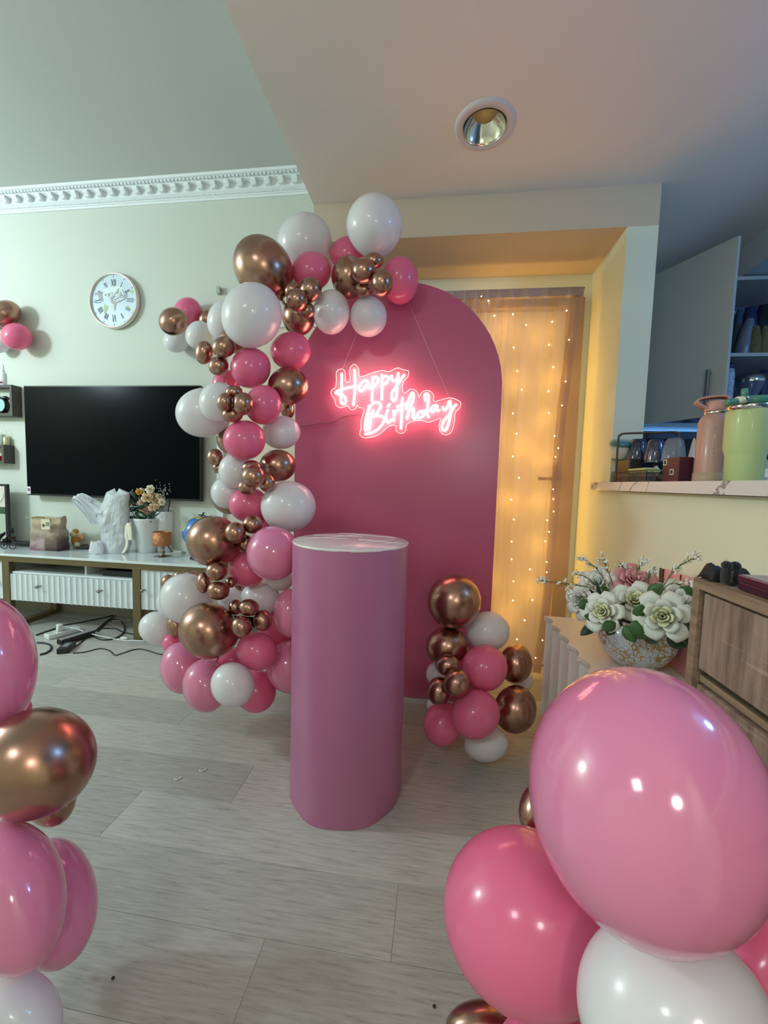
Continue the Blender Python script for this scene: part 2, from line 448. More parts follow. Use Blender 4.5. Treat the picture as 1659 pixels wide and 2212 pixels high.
# clear film with long creases over the top
film = mat('clear_film', (.92, .90, .90), .12, coat=1.0, alpha=.28)
rr_ = random.Random(3)
cm = MB()
def crease(x0, y0_, x1, y1_, r=.0011):
    pts = []
    for i in range(13):
        t = i/12; x = x0+(x1-x0)*t; y = y0_+(y1_-y0_)*t+.004*math.sin(7*t+x0*9)
        if math.hypot(x, y) < PR*.985: pts.append((P0.x+x, P0.y+y, PH+.0014))
    if len(pts) > 2: cm.tube(pts, r, 5)
for a in ((-.02, -.18, .16, .12), (.04, -.18, .18, .06), (-.10, .165, .16, .10), (-.17, -.05, .03, .17), (.02, .02, .17, -.02), (-.15, .08, .02, .10), (.10, -.14, .19, .0), (-.18, .0, -.02, .03)):
    crease(*a, r=.0009)
cm.build('film_crease', mat('film_glint', (.95, .93, .88), .15, coat=1, ), pl)
MB().lathe([(.001, PH+.001), (PR*.6, PH+.0013), (PR*.99, PH+.0008)], (P0.x, P0.y, 0), 64, cap=False).build('clear_film', film, pl)

# ------------------------------------------------------------------ neon sign
NO = Vector((640, 740)); NS = 4.1475; NY = BY-.045
def nq(p, Y=NY): return at(NO.x+p[0]/NS, NO.y+p[1]/NS, Y=Y)
strokes = {
 'H': [[(408, 275), (405, 400), (398, 510), (412, 548), (440, 540), (440, 500), (415, 470), (370, 460), (352, 446), (385, 428), (460, 405), (545, 388)], [(522, 240), (526, 380), (520, 480), (510, 565)]],
 'a': [[(642, 345), (610, 343), (578, 375), (562, 412), (580, 435), (612, 410), (640, 360), (640, 395), (655, 408), (678, 385)]],
 'p': [[(684, 302), (682, 420), (677, 525)], [(684, 335), (712, 308), (735, 325), (728, 360), (695, 392)]],
 'p2': [[(768, 285), (767, 400), (765, 515)], [(768, 325), (796, 298), (824, 315), (812, 355), (778, 378)]],
 'y': [[(852, 290), (856, 332), (880, 345), (905, 318), (914, 270)], [(914, 270), (905, 370), (898, 470), (880, 520), (856, 505), (858, 450), (895, 395), (935, 335), (970, 285)]],
 'B': [[(652, 562), (645, 640), (640, 720), (625, 785), (616, 770), (622, 700), (640, 620), (680, 550), (730, 535), (758, 565), (730, 620), (682, 658)], [(682, 658), (745, 655), (785, 675), (775, 725), (725, 780), (665, 812), (612, 820)], [(640, 790), (660, 740), (668, 660), (690, 600)]],
 'i': [[(825, 600), (806, 640), (806, 690), (825, 716), (856, 685)], [(842, 545), (826, 565), (816, 580)]],
 'r': [[(866, 605), (876, 650), (870, 705)], [(876, 655), (893, 615), (925, 600)]],
 't': [[(950, 488), (945, 600), (940, 700), (938, 775)], [(895, 578), (950, 560), (1012, 545)]],
 'h': [[(985, 600), (1005, 520), (1035, 452), (1052, 470), (1040, 530), (1010, 610), (990, 690)], [(993, 660), (1020, 605), (1050, 592), (1052, 630), (1042, 665), (1060, 678), (1086, 655)]],
 'd': [[(1140, 612), (1105, 620), (1085, 650), (1102, 676), (1138, 652), (1165, 600)], [(1160, 525), (1150, 478), (1165, 456), (1185, 478), (1178, 560), (1172, 640), (1192, 672)]],
 'a2': [[(1262, 562), (1228, 570), (1205, 603), (1222, 622), (1252, 592), (1264, 565), (1262, 600), (1288, 612)]],
 'y2': [[(1312, 575), (1322, 602), (1350, 585), (1370, 525)], [(1378, 520), (1385, 610), (1368, 710), (1345, 775), (1318, 785), (1304, 755), (1325, 695), (1370, 645), (1402, 592), (1436, 550)]],
}
outline = [(410, 235), (438, 262), (442, 345), (480, 345), (478, 240), (520, 195), (560, 235), (565, 300), (620, 295), (680, 270), (770, 250), (830, 262), (880, 235), (920, 228), (960, 245), (1005, 255), (1000, 305), (955, 360), (955, 440), (975, 450), (1030, 415), (1085, 445), (1098, 490), (1130, 440), (1190, 432), (1230, 470), (1235, 525), (1290, 515), (1370, 495), (1430, 508), (1475, 540), (1460, 590), (1425, 630), (1415, 720), (1390, 800), (1340, 828), (1290, 800), (1278, 740), (1290, 680), (1190, 715), (1130, 700), (1060, 700), (990, 735), (980, 790), (940, 815), (895, 790), (890, 745), (830, 750), (740, 825), (650, 853), (590, 848), (568, 815), (580, 770), (580, 700), (605, 600), (560, 580), (545, 560), (530, 595), (492, 603), (465, 572), (440, 572), (400, 585), (355, 560), (345, 510), (315, 470), (315, 430), (350, 400), (360, 340), (360, 265), (385, 240)]
nb = nq((800, 820))
ns = thing('neon_sign', (nb.x, NY, nb.z), 'glowing pink white script neon sign reading Happy Birthday on the pink backdrop', 'sign')
neon = mat('neon_tube', (1, .8, .8), .4, emis=(1.0, .44, .38), es=10)
for k_, ss in strokes.items():
    q = MB()
    for s_ in ss: q.tube(bez([nq(p) for p in s_], 5), .0050, 8)
    q.build('letter', neon, ns)
acr = mat('clear_acrylic', (.95, .9, .9), .05, coat=1, alpha=.06)
op = [nq(p, NY+.010) for p in outline]
MB().prism([(p.x, p.z) for p in op], .004, off=NY+.010, ax='Y').build('backing_plate', acr, ns)
rim = MB().tube(bez(op+[op[0]], 4)[:-1], .0011, 6, close=True)
rim.build('plate_rim', mat('lit_rim', (1, .8, .7), .3, emis=(1, .62, .48), es=1.3), ns)
thr = mat('clear_thread', (.85, .6, .65), .3)
MB().tube([nq((412, 240)), at(776, 735, Y=BY-.02)+Vector((0, 0, .06))], .0008, 5).build('hanging_thread', thr, ns)
MB().tube([nq((1372, 495)), at(889, 668, Y=BY-.02)], .0008, 5).build('hanging_thread', thr, ns)
MB().tube(bez([nq((640, 640), BY-.02), nq((520, 650), BY-.012), nq((420, 665), BY-.01), nq((320, 715), BY-.01), nq((220, 722), BY-.01), nq((120, 740), BY-.01), nq((30, 750), BY-.012), nq((-60, 770), BY-.02)], 6), .0022, 6).build('power_cord', mat('dusky_cord', (.35, .12, .16), .4), ns)

# ------------------------------------------------------------------ sheer curtain and its fairy lights
CY = 2.20
ctop = at(1256, 626, Y=CY); cbot = at(1165, 1462, Y=CY)
cx0t = -.42; cx0b = -.25
def cur(u, v):
    xr = ctop.x+(cbot.x-ctop.x)*(1-v)+.012*math.sin(7*v); xl = cx0b+(cx0t-cx0b)*v
    x = xl+(xr-xl)*u
    z = .03+(ctop.z-.03)*v
    fold = .016*math.sin(u*95+3*math.sin(u*11)+1.2*noise.noise(Vector((u*6, v*2, 0))))+.02*noise.noise(Vector((u*5, v*1.5, 3)))
    return (x, CY-.012+fold*(.35+.65*v), z)
curm = mat('sheer_voile', (0.60, 0.50, 0.43), .7, alpha=.45, translucent=.18)
cu = thing('sheer_curtain', ((ctop.x+cx0t)/2, CY, 0), 'peach sheer voile curtain on a rod over the door right of the pink arch', 'curtain')
MB().grid(cur, 260, 28).build('voile', curm, cu, fixn=False)
def hem(u, v):
    p = Vector(cur(.955+.045*u, v)); return (p.x, p.y-.004, p.z)
MB().grid(hem, 8, 28).build('side_hem', mat('voile_hem', (.50, .36, .32), .7, alpha=.72, translucent=.3), cu, fixn=False)
MB().tube([(cx0t-.04, CY-.01, ctop.z+.004), (ctop.x+.012, CY-.01, ctop.z+.004)], .006, 10).build('rod', mat('grey_rod', (.40, .34, .34), .4, .3), cu)
MB().box(cx0t, ctop.x+.002, CY-.020, CY+.004, ctop.z-.035, ctop.z+.008, .003).build('heading_band', mat('voile_band', (.46, .36, .34), .7, alpha=.7), cu)

fs_ = [(1068, 682), (1108, 679), (1136, 702), (1193, 695), (1224, 671), (1229, 734), (1110, 751), (1186, 745), (1195, 793), (1222, 824), (1127, 842), (1185, 845), (1214, 876), (1186, 892), (1108, 893), (1116, 937), (1198, 942), (1206, 968), (1200, 987), (1108, 986), (1121, 1032), (1195, 1057), (1195, 1078), (1104, 1079), (1196, 1105), (1182, 1124), (1110, 1122), (1186, 1149), (1178, 1169), (1105, 1170), (1181, 1214), (1105, 1208), (1181, 1236), (1109, 1256), (1108, 1297), (1133, 1340), (1117, 1381), (1157, 1421), (1172, 1383), (1117, 801), (1145, 1230), (1150, 1296), (1092, 1340), (1098, 1420), (1040, 640), (1055, 650)]
fl_ = thing('fairy_light_curtain', (.4, CY+.03, 0), 'curtain of warm white fairy lights glowing behind the sheer peach curtain', 'string lights')
warm = mat('warm_led', (1, .8, .4), .4, emis=(1.0, .62, .18), es=130)
first = None
pts_ = []
for (x, y) in fs_:
    p = at(x, y, Y=CY+.032)
    if first is None:
        first = MB().ell(p, .0030, n=8, m=6).build('bulb', warm, fl_); fp = p
    else:
        o = first.copy(); COL.objects.link(o); o.location = first.location+(p-fp)
q = MB()
for cxx in (.20, .235, .30, .335, .40, .50, .56, .585):
    q.tube(bez([(cxx+.006*math.sin(i*1.7+cxx*40), CY+.034, ctop.z-.02-i*.16) for i in range(12)], 3), .0006, 4)
q.build('wire', mat('copper_wire', (.6, .38, .14), .3, .9), fl_)
for i, (x, z) in enumerate([(.20, 1.75), (.30, 1.35), (.52, 1.85), (.57, 1.40), (.40, .95), (.57, .95), (.30, .50), (.55, .45), (.60, 1.62), (.10, .6), (.58, 1.18), (.58, .7), (.33, 1.90), (.25, 1.1), (.40, 1.6), (.42, .3), (.25, .78), (.45, 1.25)]):
    l = bpy.data.lights.new('fairy_glow', 'POINT'); l.energy = .32; l.color = (1.0, .53, .09); l.shadow_soft_size = .03
    o = bpy.data.objects.new('fairy_glow', l); COL.objects.link(o); o.parent = fl_; o.location = Vector((x, CY+.055, z))-Vector(fl_['_w'])

# ------------------------------------------------------------------ balloons
pinkm = mat('pink_balloon', (0.92, 0.19, 0.36), .22, coat=.35, translucent=.22)
palem = mat('light_pink_balloon', (0.86, 0.28, 0.48), .15, coat=.8, translucent=.20)
whitm = mat('white_balloon', (0.86, 0.845, 0.88), .25, coat=.4, translucent=.22)
chrom = mat('chrome_balloon', (0.42, 0.24, 0.18), .27, 1.0)
BM = {'p': pinkm, 'l': palem, 'w': whitm, 'c': chrom}
knotm = {'p': mat('pink_knot', (.6, .05, .12), .4), 'l': mat('rose_knot', (.65, .12, .25), .4), 'w': mat('white_knot', (.75, .75, .75), .4), 'c': chrom}
BL = []
def B(c, x, y, a, b, z, lab=None, ang=0.0, tail=None, grp=None, wall=None):
    """c colour key, (x,y) image centre, a/b half width/height before turning by ang (deg, clockwise), z depth"""
    BL.append(dict(c=c, x=x, y=y, a=a, b=b, z=z, lab=lab, ang=ang, tail=tail, grp=grp))
g1 = 'balloons of the arch garland'
# --- top of the garland
B('w', 809, 487, 60.5, 71, 1.66, 'large white balloon at the very top of the garland', tail=90)
B('w', 658, 522, 59, 64, 1.80, 'large white balloon at the top, behind the biggest upper chrome balloon', tail=70)
B('c', 569, 580, 77, 61, 1.62, 'large rose gold chrome balloon at the upper left shoulder of the garland', ang=60, tail=60)
B('p', 752, 552, 40, 42, 1.80, 'pink balloon half hidden behind the topmost white balloon')
B('p', 672, 587, 43.7, 44, 1.66, 'pink balloon near the top beside the large chrome balloon')
B('c', 754, 599, 38, 48, 1.66, 'rose gold chrome balloon between two pinks under the topmost white')
B('c', 785.4, 585.3, 27, 30, 1.52, 'small chrome balloon at the left of the upper right small cluster')
B('c', 807, 563, 21.5, 19, 1.56, 'small chrome balloon topmost of the upper right small cluster')
B('c', 824.5, 611.5, 24, 31, 1.54, 'small chrome balloon at the right of the upper right small cluster')
B('c', 785.4, 625.5, 20, 17.5, 1.57, 'small chrome balloon lowest of the upper right small cluster')
B('p', 864, 606, 40, 53, 1.70, 'pink balloon at the right end of the garland over the arch top')
B('c', 631.5, 627, 18, 20, 1.56, 'small chrome balloon upper left of the cluster under the top pink')
B('c', 670.7, 626, 25, 28, 1.54, 'small chrome balloon upper right of the cluster under the top pink')
B('c', 641.3, 648, 23, 26, 1.50, 'small chrome balloon in front of the cluster under the top pink')
B('c', 663, 671, 18, 17, 1.55, 'small chrome balloon lowest of the cluster under the top pink')
B('c', 645.5, 683, 36, 44, 1.66, 'golden lit chrome balloon between the big white and a small cluster')
B('w', 715.5, 674.5, 39.5, 49, 1.66, 'cream lit white balloon, left one of the pair hanging under the arch top')
B('w', 796, 684, 40, 45, 1.68, 'cream lit white balloon, right one of the pair hanging under the arch top')
B('w', 544, 681.5, 66, 72, 1.46, 'biggest white balloon with a bright neon reflection at the upper left of the garland')
B('w', 487, 694, 40, 46, 1.66, 'white balloon peeping out left of the biggest white balloon')
B('c', 503, 735, 32, 30, 1.62, 'chrome balloon almost hidden under the biggest white balloon')
B('c', 441, 761.5, 19.5, 26, 1.56, 'small chrome balloon leftmost of the cluster below the biggest white')
B('c', 483.6, 749.4, 26, 24, 1.50, 'small chrome balloon uppermost of the cluster below the biggest white')
B('c', 472.3, 790.4, 22, 21, 1.52, 'small chrome balloon lowest of the cluster below the biggest white')
B('p', 541.5, 795, 44, 44.6, 1.54, 'pink balloon directly below the biggest white balloon')
B('p', 628, 758, 44, 42, 1.60, 'bright pink balloon at the inner edge level with the neon word Happy', tail=200)
B('c', 622, 834, 44, 41.5, 1.60, 'golden chrome balloon at the inner edge beside the neon H', tail=180)
B('p', 488, 830, 31, 32, 1.68, 'pink balloon mostly hidden behind the small chrome cluster of four')
B('w', 440, 891.7, 61, 53.5, 1.60, 'large white balloon sticking out in front of the television corner', tail=10)
B('w', 472.3, 868.8, 43, 43, 1.50, 'white balloon overlapping the large one in front of the television')
B('c', 505.3, 847, 19, 15, 1.44, 'small chrome balloon topmost of the tight cluster of four')
B('c', 485, 868.8, 17, 20, 1.41, 'small chrome balloon leftmost of the tight cluster of four')
B('c', 524.8, 872.4, 23, 25, 1.40, 'small chrome balloon largest and rightmost of the tight cluster of four')
B('c', 502.4, 895, 23.5, 18, 1.44, 'small chrome balloon lowest of the tight cluster of four')
B('p', 569, 875, 40, 43, 1.54, 'pink balloon right of the tight cluster of four small chromes')
B('c', 621.7, 886, 15, 20, 1.72, 'chrome balloon seen as a sliver behind the gap at the inner edge')
B('p', 527.7, 951, 46.5, 43.4, 1.52, 'pink balloon at mid height of the garland under the cluster of four')
B('w', 607.3, 934, 41.7, 36.6, 1.64, 'white balloon at the inner edge where the neon cord disappears')
B('c', 497, 950, 29, 30, 1.66, 'chrome balloon mostly hidden left of the middle pink balloon')
B('c', 600, 1006, 39.5, 35, 1.62, 'chrome balloon at the inner edge above the glossy white one')
B('c', 464.3, 987, 17.6, 18, 1.60, 'small chrome balloon sticking out at the outer edge of mid garland')
B('c', 471, 1010, 12, 13, 1.63, 'tiny chrome balloon under the one at the outer edge of mid garland')
B('w', 508.4, 1017, 37, 38, 1.58, 'white balloon left of the small chrome cluster at mid garland')
B('w', 491, 1064, 36, 35, 1.62, 'white balloon with a chrome one right behind it at the outer edge')
B('c', 497, 1068, 42, 43, 1.72, 'chrome balloon showing as a rim behind a white balloon')
B('c', 547, 1030, 26, 25, 1.44, 'small chrome balloon in front of the mid garland cluster')
B('c', 543.4, 1011, 21.7, 17.4, 1.47, 'small chrome balloon topmost of the mid garland cluster')
B('c', 533.7, 1052, 20.5, 17.5, 1.48, 'small chrome balloon lower left of the mid garland cluster')
B('c', 577, 1043.6, 18, 20, 1.48, 'small chrome balloon right of the mid garland cluster')
B('p', 537, 1090, 43, 38, 1.60, 'pink balloon left of the glossy white one with the neon glint')
B('w', 623, 1094, 60, 55, 1.54, 'large glossy white balloon above the plinth with a bright glint')
B('p', 575, 1133, 24, 24, 1.66, 'dark shaded pink balloon wedged behind the glossy white one')
B('c', 461, 1169, 59, 55, 1.50, 'large rose gold chrome balloon in front of the globe', tail=20)
B('c', 508, 1151, 23.4, 23.4, 1.42, 'small chrome balloon touching the large chrome one by the globe')
B('c', 545.3, 1133, 22, 20, 1.45, 'small chrome balloon highest of the trio beside the plinth top')
B('c', 531, 1174, 16, 19, 1.47, 'small chrome balloon tucked behind the shiny light pink balloon')
B('l', 590, 1195, 58, 59, 1.42, 'shiny light pink balloon touching the plinth rim')
B('p', 534, 1228, 42, 41, 1.54, 'pink balloon under the left side of the shiny light pink one')
B('c', 468, 1234, 24, 20.5, 1.44, 'small chrome balloon uppermost of the lower left cluster')
B('c', 439.7, 1258.4, 16, 23, 1.46, 'small chrome balloon leftmost of the lower left cluster')
B('c', 472.3, 1276, 25, 20.5, 1.42, 'small chrome balloon lowest of the lower left cluster')
B('c', 499, 1258, 13, 12, 1.50, 'tiny chrome balloon rightmost of the lower left cluster')
B('c', 521, 1262, 15, 15, 1.60, 'dark chrome balloon in the gap under the left pink balloon')
B('w', 605, 1252, 30, 24, 1.58, 'white balloon peeping out under the shiny light pink balloon')
B('w', 402.3, 1293, 58, 55, 1.54, 'large white balloon in front of the television bench door', tail=20)
B('w', 373, 1302, 36, 38, 1.68, 'white balloon seen as a rim left of the large white one')
B('c', 365, 1258.4, 18, 17, 1.74, 'small chrome balloon at the far left rim above the large white')
B('c', 389, 1245, 15, 12, 1.76, 'small chrome balloon in the middle of the row above the large white')
B('c', 413, 1244, 17, 12, 1.76, 'small chrome balloon at the right of the row above the large white')
B('w', 341, 1357, 42, 37, 1.76, 'white balloon at the far left of the garland by the bench leg', tail=0)
B('c', 380, 1350, 21, 27, 1.68, 'brown chrome balloon wedged between two whites low at the left')
B('c', 450, 1362, 65, 62, 1.44, 'largest low chrome balloon near the foot of the garland', tail=10)
B('c', 508.4, 1311.5, 15, 17, 1.47, 'small chrome balloon leftmost of the low cluster of four')
B('c', 537.4, 1312.7, 22.4, 19, 1.40, 'small chrome balloon topmost of the low cluster of four')
B('c', 567.5, 1340, 20.5, 23.4, 1.42, 'small chrome balloon rightmost of the low cluster of four')
B('c', 522, 1353.7, 23.4, 24, 1.37, 'small chrome balloon in front of the low cluster of four')
B('w', 562.7, 1292, 43, 38, 1.60, 'rose tinted white balloon behind the low cluster of four')
B('w', 505, 1293, 36, 33, 1.72, 'rose tinted white balloon deep between the chromes low in the garland')
B('l', 628, 1324, 37, 53, 1.50, 'light pink balloon half hidden by the plinth at mid height')
B('p', 598, 1357, 40, 42, 1.62, 'pale pink balloon deep behind the low cluster of four')
B('p', 555.4, 1406.7, 45, 42, 1.46, 'matte pink balloon under the low cluster of four')
B('l', 628, 1440, 54, 58, 1.58, 'pink balloon half hidden behind the lower plinth')
B('w', 502.6, 1479, 47.7, 49, 1.36, 'round white balloon in front at the foot of the garland')
B('l', 443.3, 1481, 49.5, 58, 1.50, 'pink floor balloon left of the round white one', tail=-60)
B('l', 394, 1442, 49, 57, 1.60, 'leftmost pink balloon at the foot of the garland', tail=-50)
B('p', 551.8, 1492, 44.6, 48, 1.52, 'deep pink balloon right of the round white one on the floor', tail=-120)
B('p', 371, 1391, 21, 22, 1.72, 'dark pink balloon between the white and the leftmost pink low down')
B('p', 500, 1425, 37, 28, 1.64, 'pink balloon filling the gap under the largest low chrome')
for d_ in BL: d_['grp'] = g1
n_ = len(BL)
# --- floor cluster at the right foot of the board
B('c', 981, 1299, 58, 60, 1.60, 'large chrome balloon on top of the small cluster right of the plinth', tail=60)
B('w', 1053.6, 1363.8, 47.5, 43.5, 1.60, 'white balloon high in the right floor cluster')
B('c', 965.7, 1396.4, 46, 43.5, 1.60, 'chrome balloon under the large one in the right floor cluster')
B('p', 1045.3, 1443, 51, 51, 1.52, 'upper pink balloon in the middle of the right floor cluster')
B('c', 1114, 1434, 36, 43, 1.66, 'dull brown balloon at the upper right of the right floor cluster')
B('c', 966.8, 1436.5, 26.5, 23, 1.46, 'small chrome balloon topmost of three in the right floor cluster')
B('c', 986.3, 1475.5, 29, 31.5, 1.42, 'small chrome balloon rightmost of three in the right floor cluster')
B('c', 948.3, 1493, 26, 31.5, 1.44, 'small chrome balloon lowest of three in the right floor cluster')
B('w', 944, 1456, 24, 27, 1.60, 'white balloon behind the three small chromes of the right floor cluster')
B('w', 1129.5, 1471, 23, 23, 1.72, 'white balloon peeping out at the right between two brown ones')
B('c', 1113, 1532, 46.6, 53, 1.56, 'shiny brown balloon at the lower right of the right floor cluster')
B('p', 1027.5, 1542.8, 52.7, 55, 1.44, 'lower pink balloon in front of the right floor cluster')
B('p', 956, 1564.5, 42, 48, 1.50, 'lower left pink balloon of the right floor cluster', tail=-60)
B('w', 1050.3, 1606.8, 48, 40.6, 1.48, 'white balloon lying lowest on the floor in the right cluster', tail=-90)
B('w', 945, 1522, 24, 20, 1.62, 'pale balloon hidden between pink and small chromes at the right cluster')
for d_ in BL[n_:]: d_['grp'] = 'balloons of the right floor cluster'
n_ = len(BL)
# --- on the tv wall
B('c', 10.5, 678, 37, 30, 2.84, 'chrome balloon at the left edge high on the television wall')
B('p', 36, 727.3, 36, 29, 2.78, 'pink balloon at the left edge above the wall shelf', ang=20)
B('w', 0, 745, 24, 18, 2.86, 'white balloon cut by the left edge above the wall shelf')
B('p', -8, 700, 14, 14, 2.74, 'pink balloon cut by the left edge between chrome and white')
B('p', 405, 674, 31, 32, 2.44, 'pink balloon of the small wall bunch right of the clock')
B('c', 374.7, 694.4, 32.5, 31, 2.32, 'chrome balloon of the small wall bunch right of the clock', ang=20)
B('w', 381.8, 736, 29.5, 26, 2.44, 'white balloon lowest of the small wall bunch right of the clock')
B('w', 430, 724, 30, 31, 2.30, 'cream white balloon of the small wall bunch nearest the garland')
B('c', 447, 690, 20, 22, 2.46, 'chrome balloon half hidden in the small wall bunch')
for d_ in BL[n_:]: d_['grp'] = 'balloons on the television wall'
n_ = len(BL)
# --- foreground left
B('l', -25, 1435, 111, 148, .78, 'big pink balloon at the left edge in front of the television bench', tail=70)
B('p', 45, 1530, 26, 28, .86, 'small dark pink balloon behind the left foreground chrome')
B('c', 75, 1648, 148, 115, .76, 'large foreground chrome balloon at the left edge', ang=-30, tail=150)
B('c', 105, 1715, 62, 72, .86, 'brown chrome balloon under the large left foreground one')
B('l', 30, 1937, 118, 170, .70, 'front pink balloon low at the left edge', tail=-110, ang=4)
B('l', 115, 1950, 98, 146, .80, 'pink balloon behind the front one low at the left edge', tail=110, ang=6)
B('w', 28, 2190, 111, 112, .64, 'white balloon in the bottom left corner', tail=-90)
for d_ in BL[n_:]: d_['grp'] = 'balloons of the left foreground stand'
n_ = len(BL)
# --- foreground right
B('l', 1400, 1732, 330, 252, .455, 'giant light pink balloon in the right foreground', ang=60, tail=60)
B('p', 1138, 1987, 226, 174, .49, 'large pink balloon below left of the giant light pink one', ang=65, tail=20)
B('w', 1455, 2190, 255, 190, .40, 'large white balloon in the bottom right corner', ang=50, tail=-120)
B('p', 1650, 2086, 150, 170, .455, 'dark pink balloon at the right edge under the giant one')
B('p', 1170, 2250, 95, 90, .50, 'pink balloon cut by the bottom edge right of the brown one')
B('c', 1040, 2215, 78, 60, .58, 'brown chrome balloon cut by the bottom edge')
B('c', 1160, 1752, 40, 62, .66, 'chrome balloon almost hidden behind the giant light pink one')
B('p', 1300, 2040, 90, 90, .58, 'deep red shaded pink balloon between the three large ones')
for d_ in BL[n_:]: d_['grp'] = 'balloons of the right foreground stand'

def fit(d):
    """half axes and frame of the ellipsoid whose outline is the photographed ellipse, at depth z"""
    th = R(d['ang']); r0 = ray(d['x'], d['y']); rn = r0.normalized()
    ex = (RT-rn*RT.dot(rn)).normalized(); ey = rn.cross(ex)
    if ey.dot(UP) > 0: ey = -ey       # ey points down in the image
    P = []
    for i in range(32):
        t = 2*PI*i/32; u = d['a']*math.cos(t); v = d['b']*math.sin(t)
        px = d['x']+u*math.cos(th)-v*math.sin(th); py = d['y']+u*math.sin(th)+v*math.cos(th)
        q = ray(px, py); q = q/q.dot(rn); P.append((q.dot(ex), q.dot(ey)))
    mx = sum(p[0] for p in P)/32; my = sum(p[1] for p in P)/32
    sxx = sum((p[0]-mx)**2 for p in P)/16; syy = sum((p[1]-my)**2 for p in P)/16; sxy = sum((p[0]-mx)*(p[1]-my) for p in P)/16
    an = .5*math.atan2(2*sxy, sxx-syy)
    la = (sxx+syy)/2+math.hypot((sxx-syy)/2, sxy); lb = (sxx+syy)/2-math.hypot((sxx-syy)/2, sxy)
    p_, q_ = math.sqrt(la), math.sqrt(max(lb, 1e-9))
    cdir = (rn+ex*mx+ey*my).normalized()
    s = math.sqrt(p_*q_)
    k = math.sqrt(1-s*s)
    u1 = ex*math.cos(an)+ey*math.sin(an); u2 = -ex*math.sin(an)+ey*math.cos(an)
    return cdir, u1, u2, p_*k, q_*k, s*k      # sizes per unit distance
for d in BL:
    d['fit'] = fit(d); c = d['fit'][0]; d['D'] = d['z']/c.dot(FW); d['D0'] = d['D']
    d['rr'] = (d['fit'][3]*d['fit'][4]*d['fit'][5])**(1/3)
def zlow(d):
    c, u1, u2, p, q, s = d['fit']
    return CAM.z+d['D']*(c.z-math.sqrt((u1.z*p)**2+(u2.z*q)**2+(c.z*s)**2))
def yfar(d):
    c, u1, u2, p, q, s = d['fit']
    return d['D']*(c.y+math.sqrt((u1.y*p)**2+(u2.y*q)**2+(c.y*s)**2))
def clampd(d):
    for _ in range(60):
        if zlow(d) < .003: d['D'] *= .995
        else: break
    c = d['fit'][0]
    for _ in range(80):
        x = c.x*d['D']; lim = 2.597 if x < -.74 else BY-.004
        if yfar(d) > lim: d['D'] *= .995
        else: break
def ext(d, h):
    c, u1, u2, p, q, s = d['fit']
    return d['D']*math.sqrt((u1.dot(h)*p)**2+(u2.dot(h)*q)**2+(c.dot(h)*s)**2)
for d in BL:
    if d['grp'] == 'balloons on the television wall' and d['z'] > 2.4:
        while yfar(d) < 2.594: d['D'] *= 1.002
        d['D0'] = d['D']
for d in BL: clampd(d)
for it in range(90):
    for i in range(len(BL)):
        for j in range(i+1, len(BL)):
            A, C_ = BL[i], BL[j]
            dv = A['fit'][0]*A['D']-C_['fit'][0]*C_['D']; dl_ = dv.length
            if dl_ > .5: continue
            dh_ = dv/max(dl_, 1e-6); ra, rb = ext(A, dh_), ext(C_, dh_)
            pen = (ra+rb)*.99-dl_
            if pen > 0:
                f_, b_ = (A, C_) if A['D0'] <= C_['D0'] else (C_, A)
                st = min(pen*.25, .01)
                if f_['D'] > f_['D0']*.82: f_['D'] -= st
                b_['D'] += st
                if b_['D'] > b_['D0']*1.18: b_['D'] = b_['D0']*1.18
    for d in BL: clampd(d)

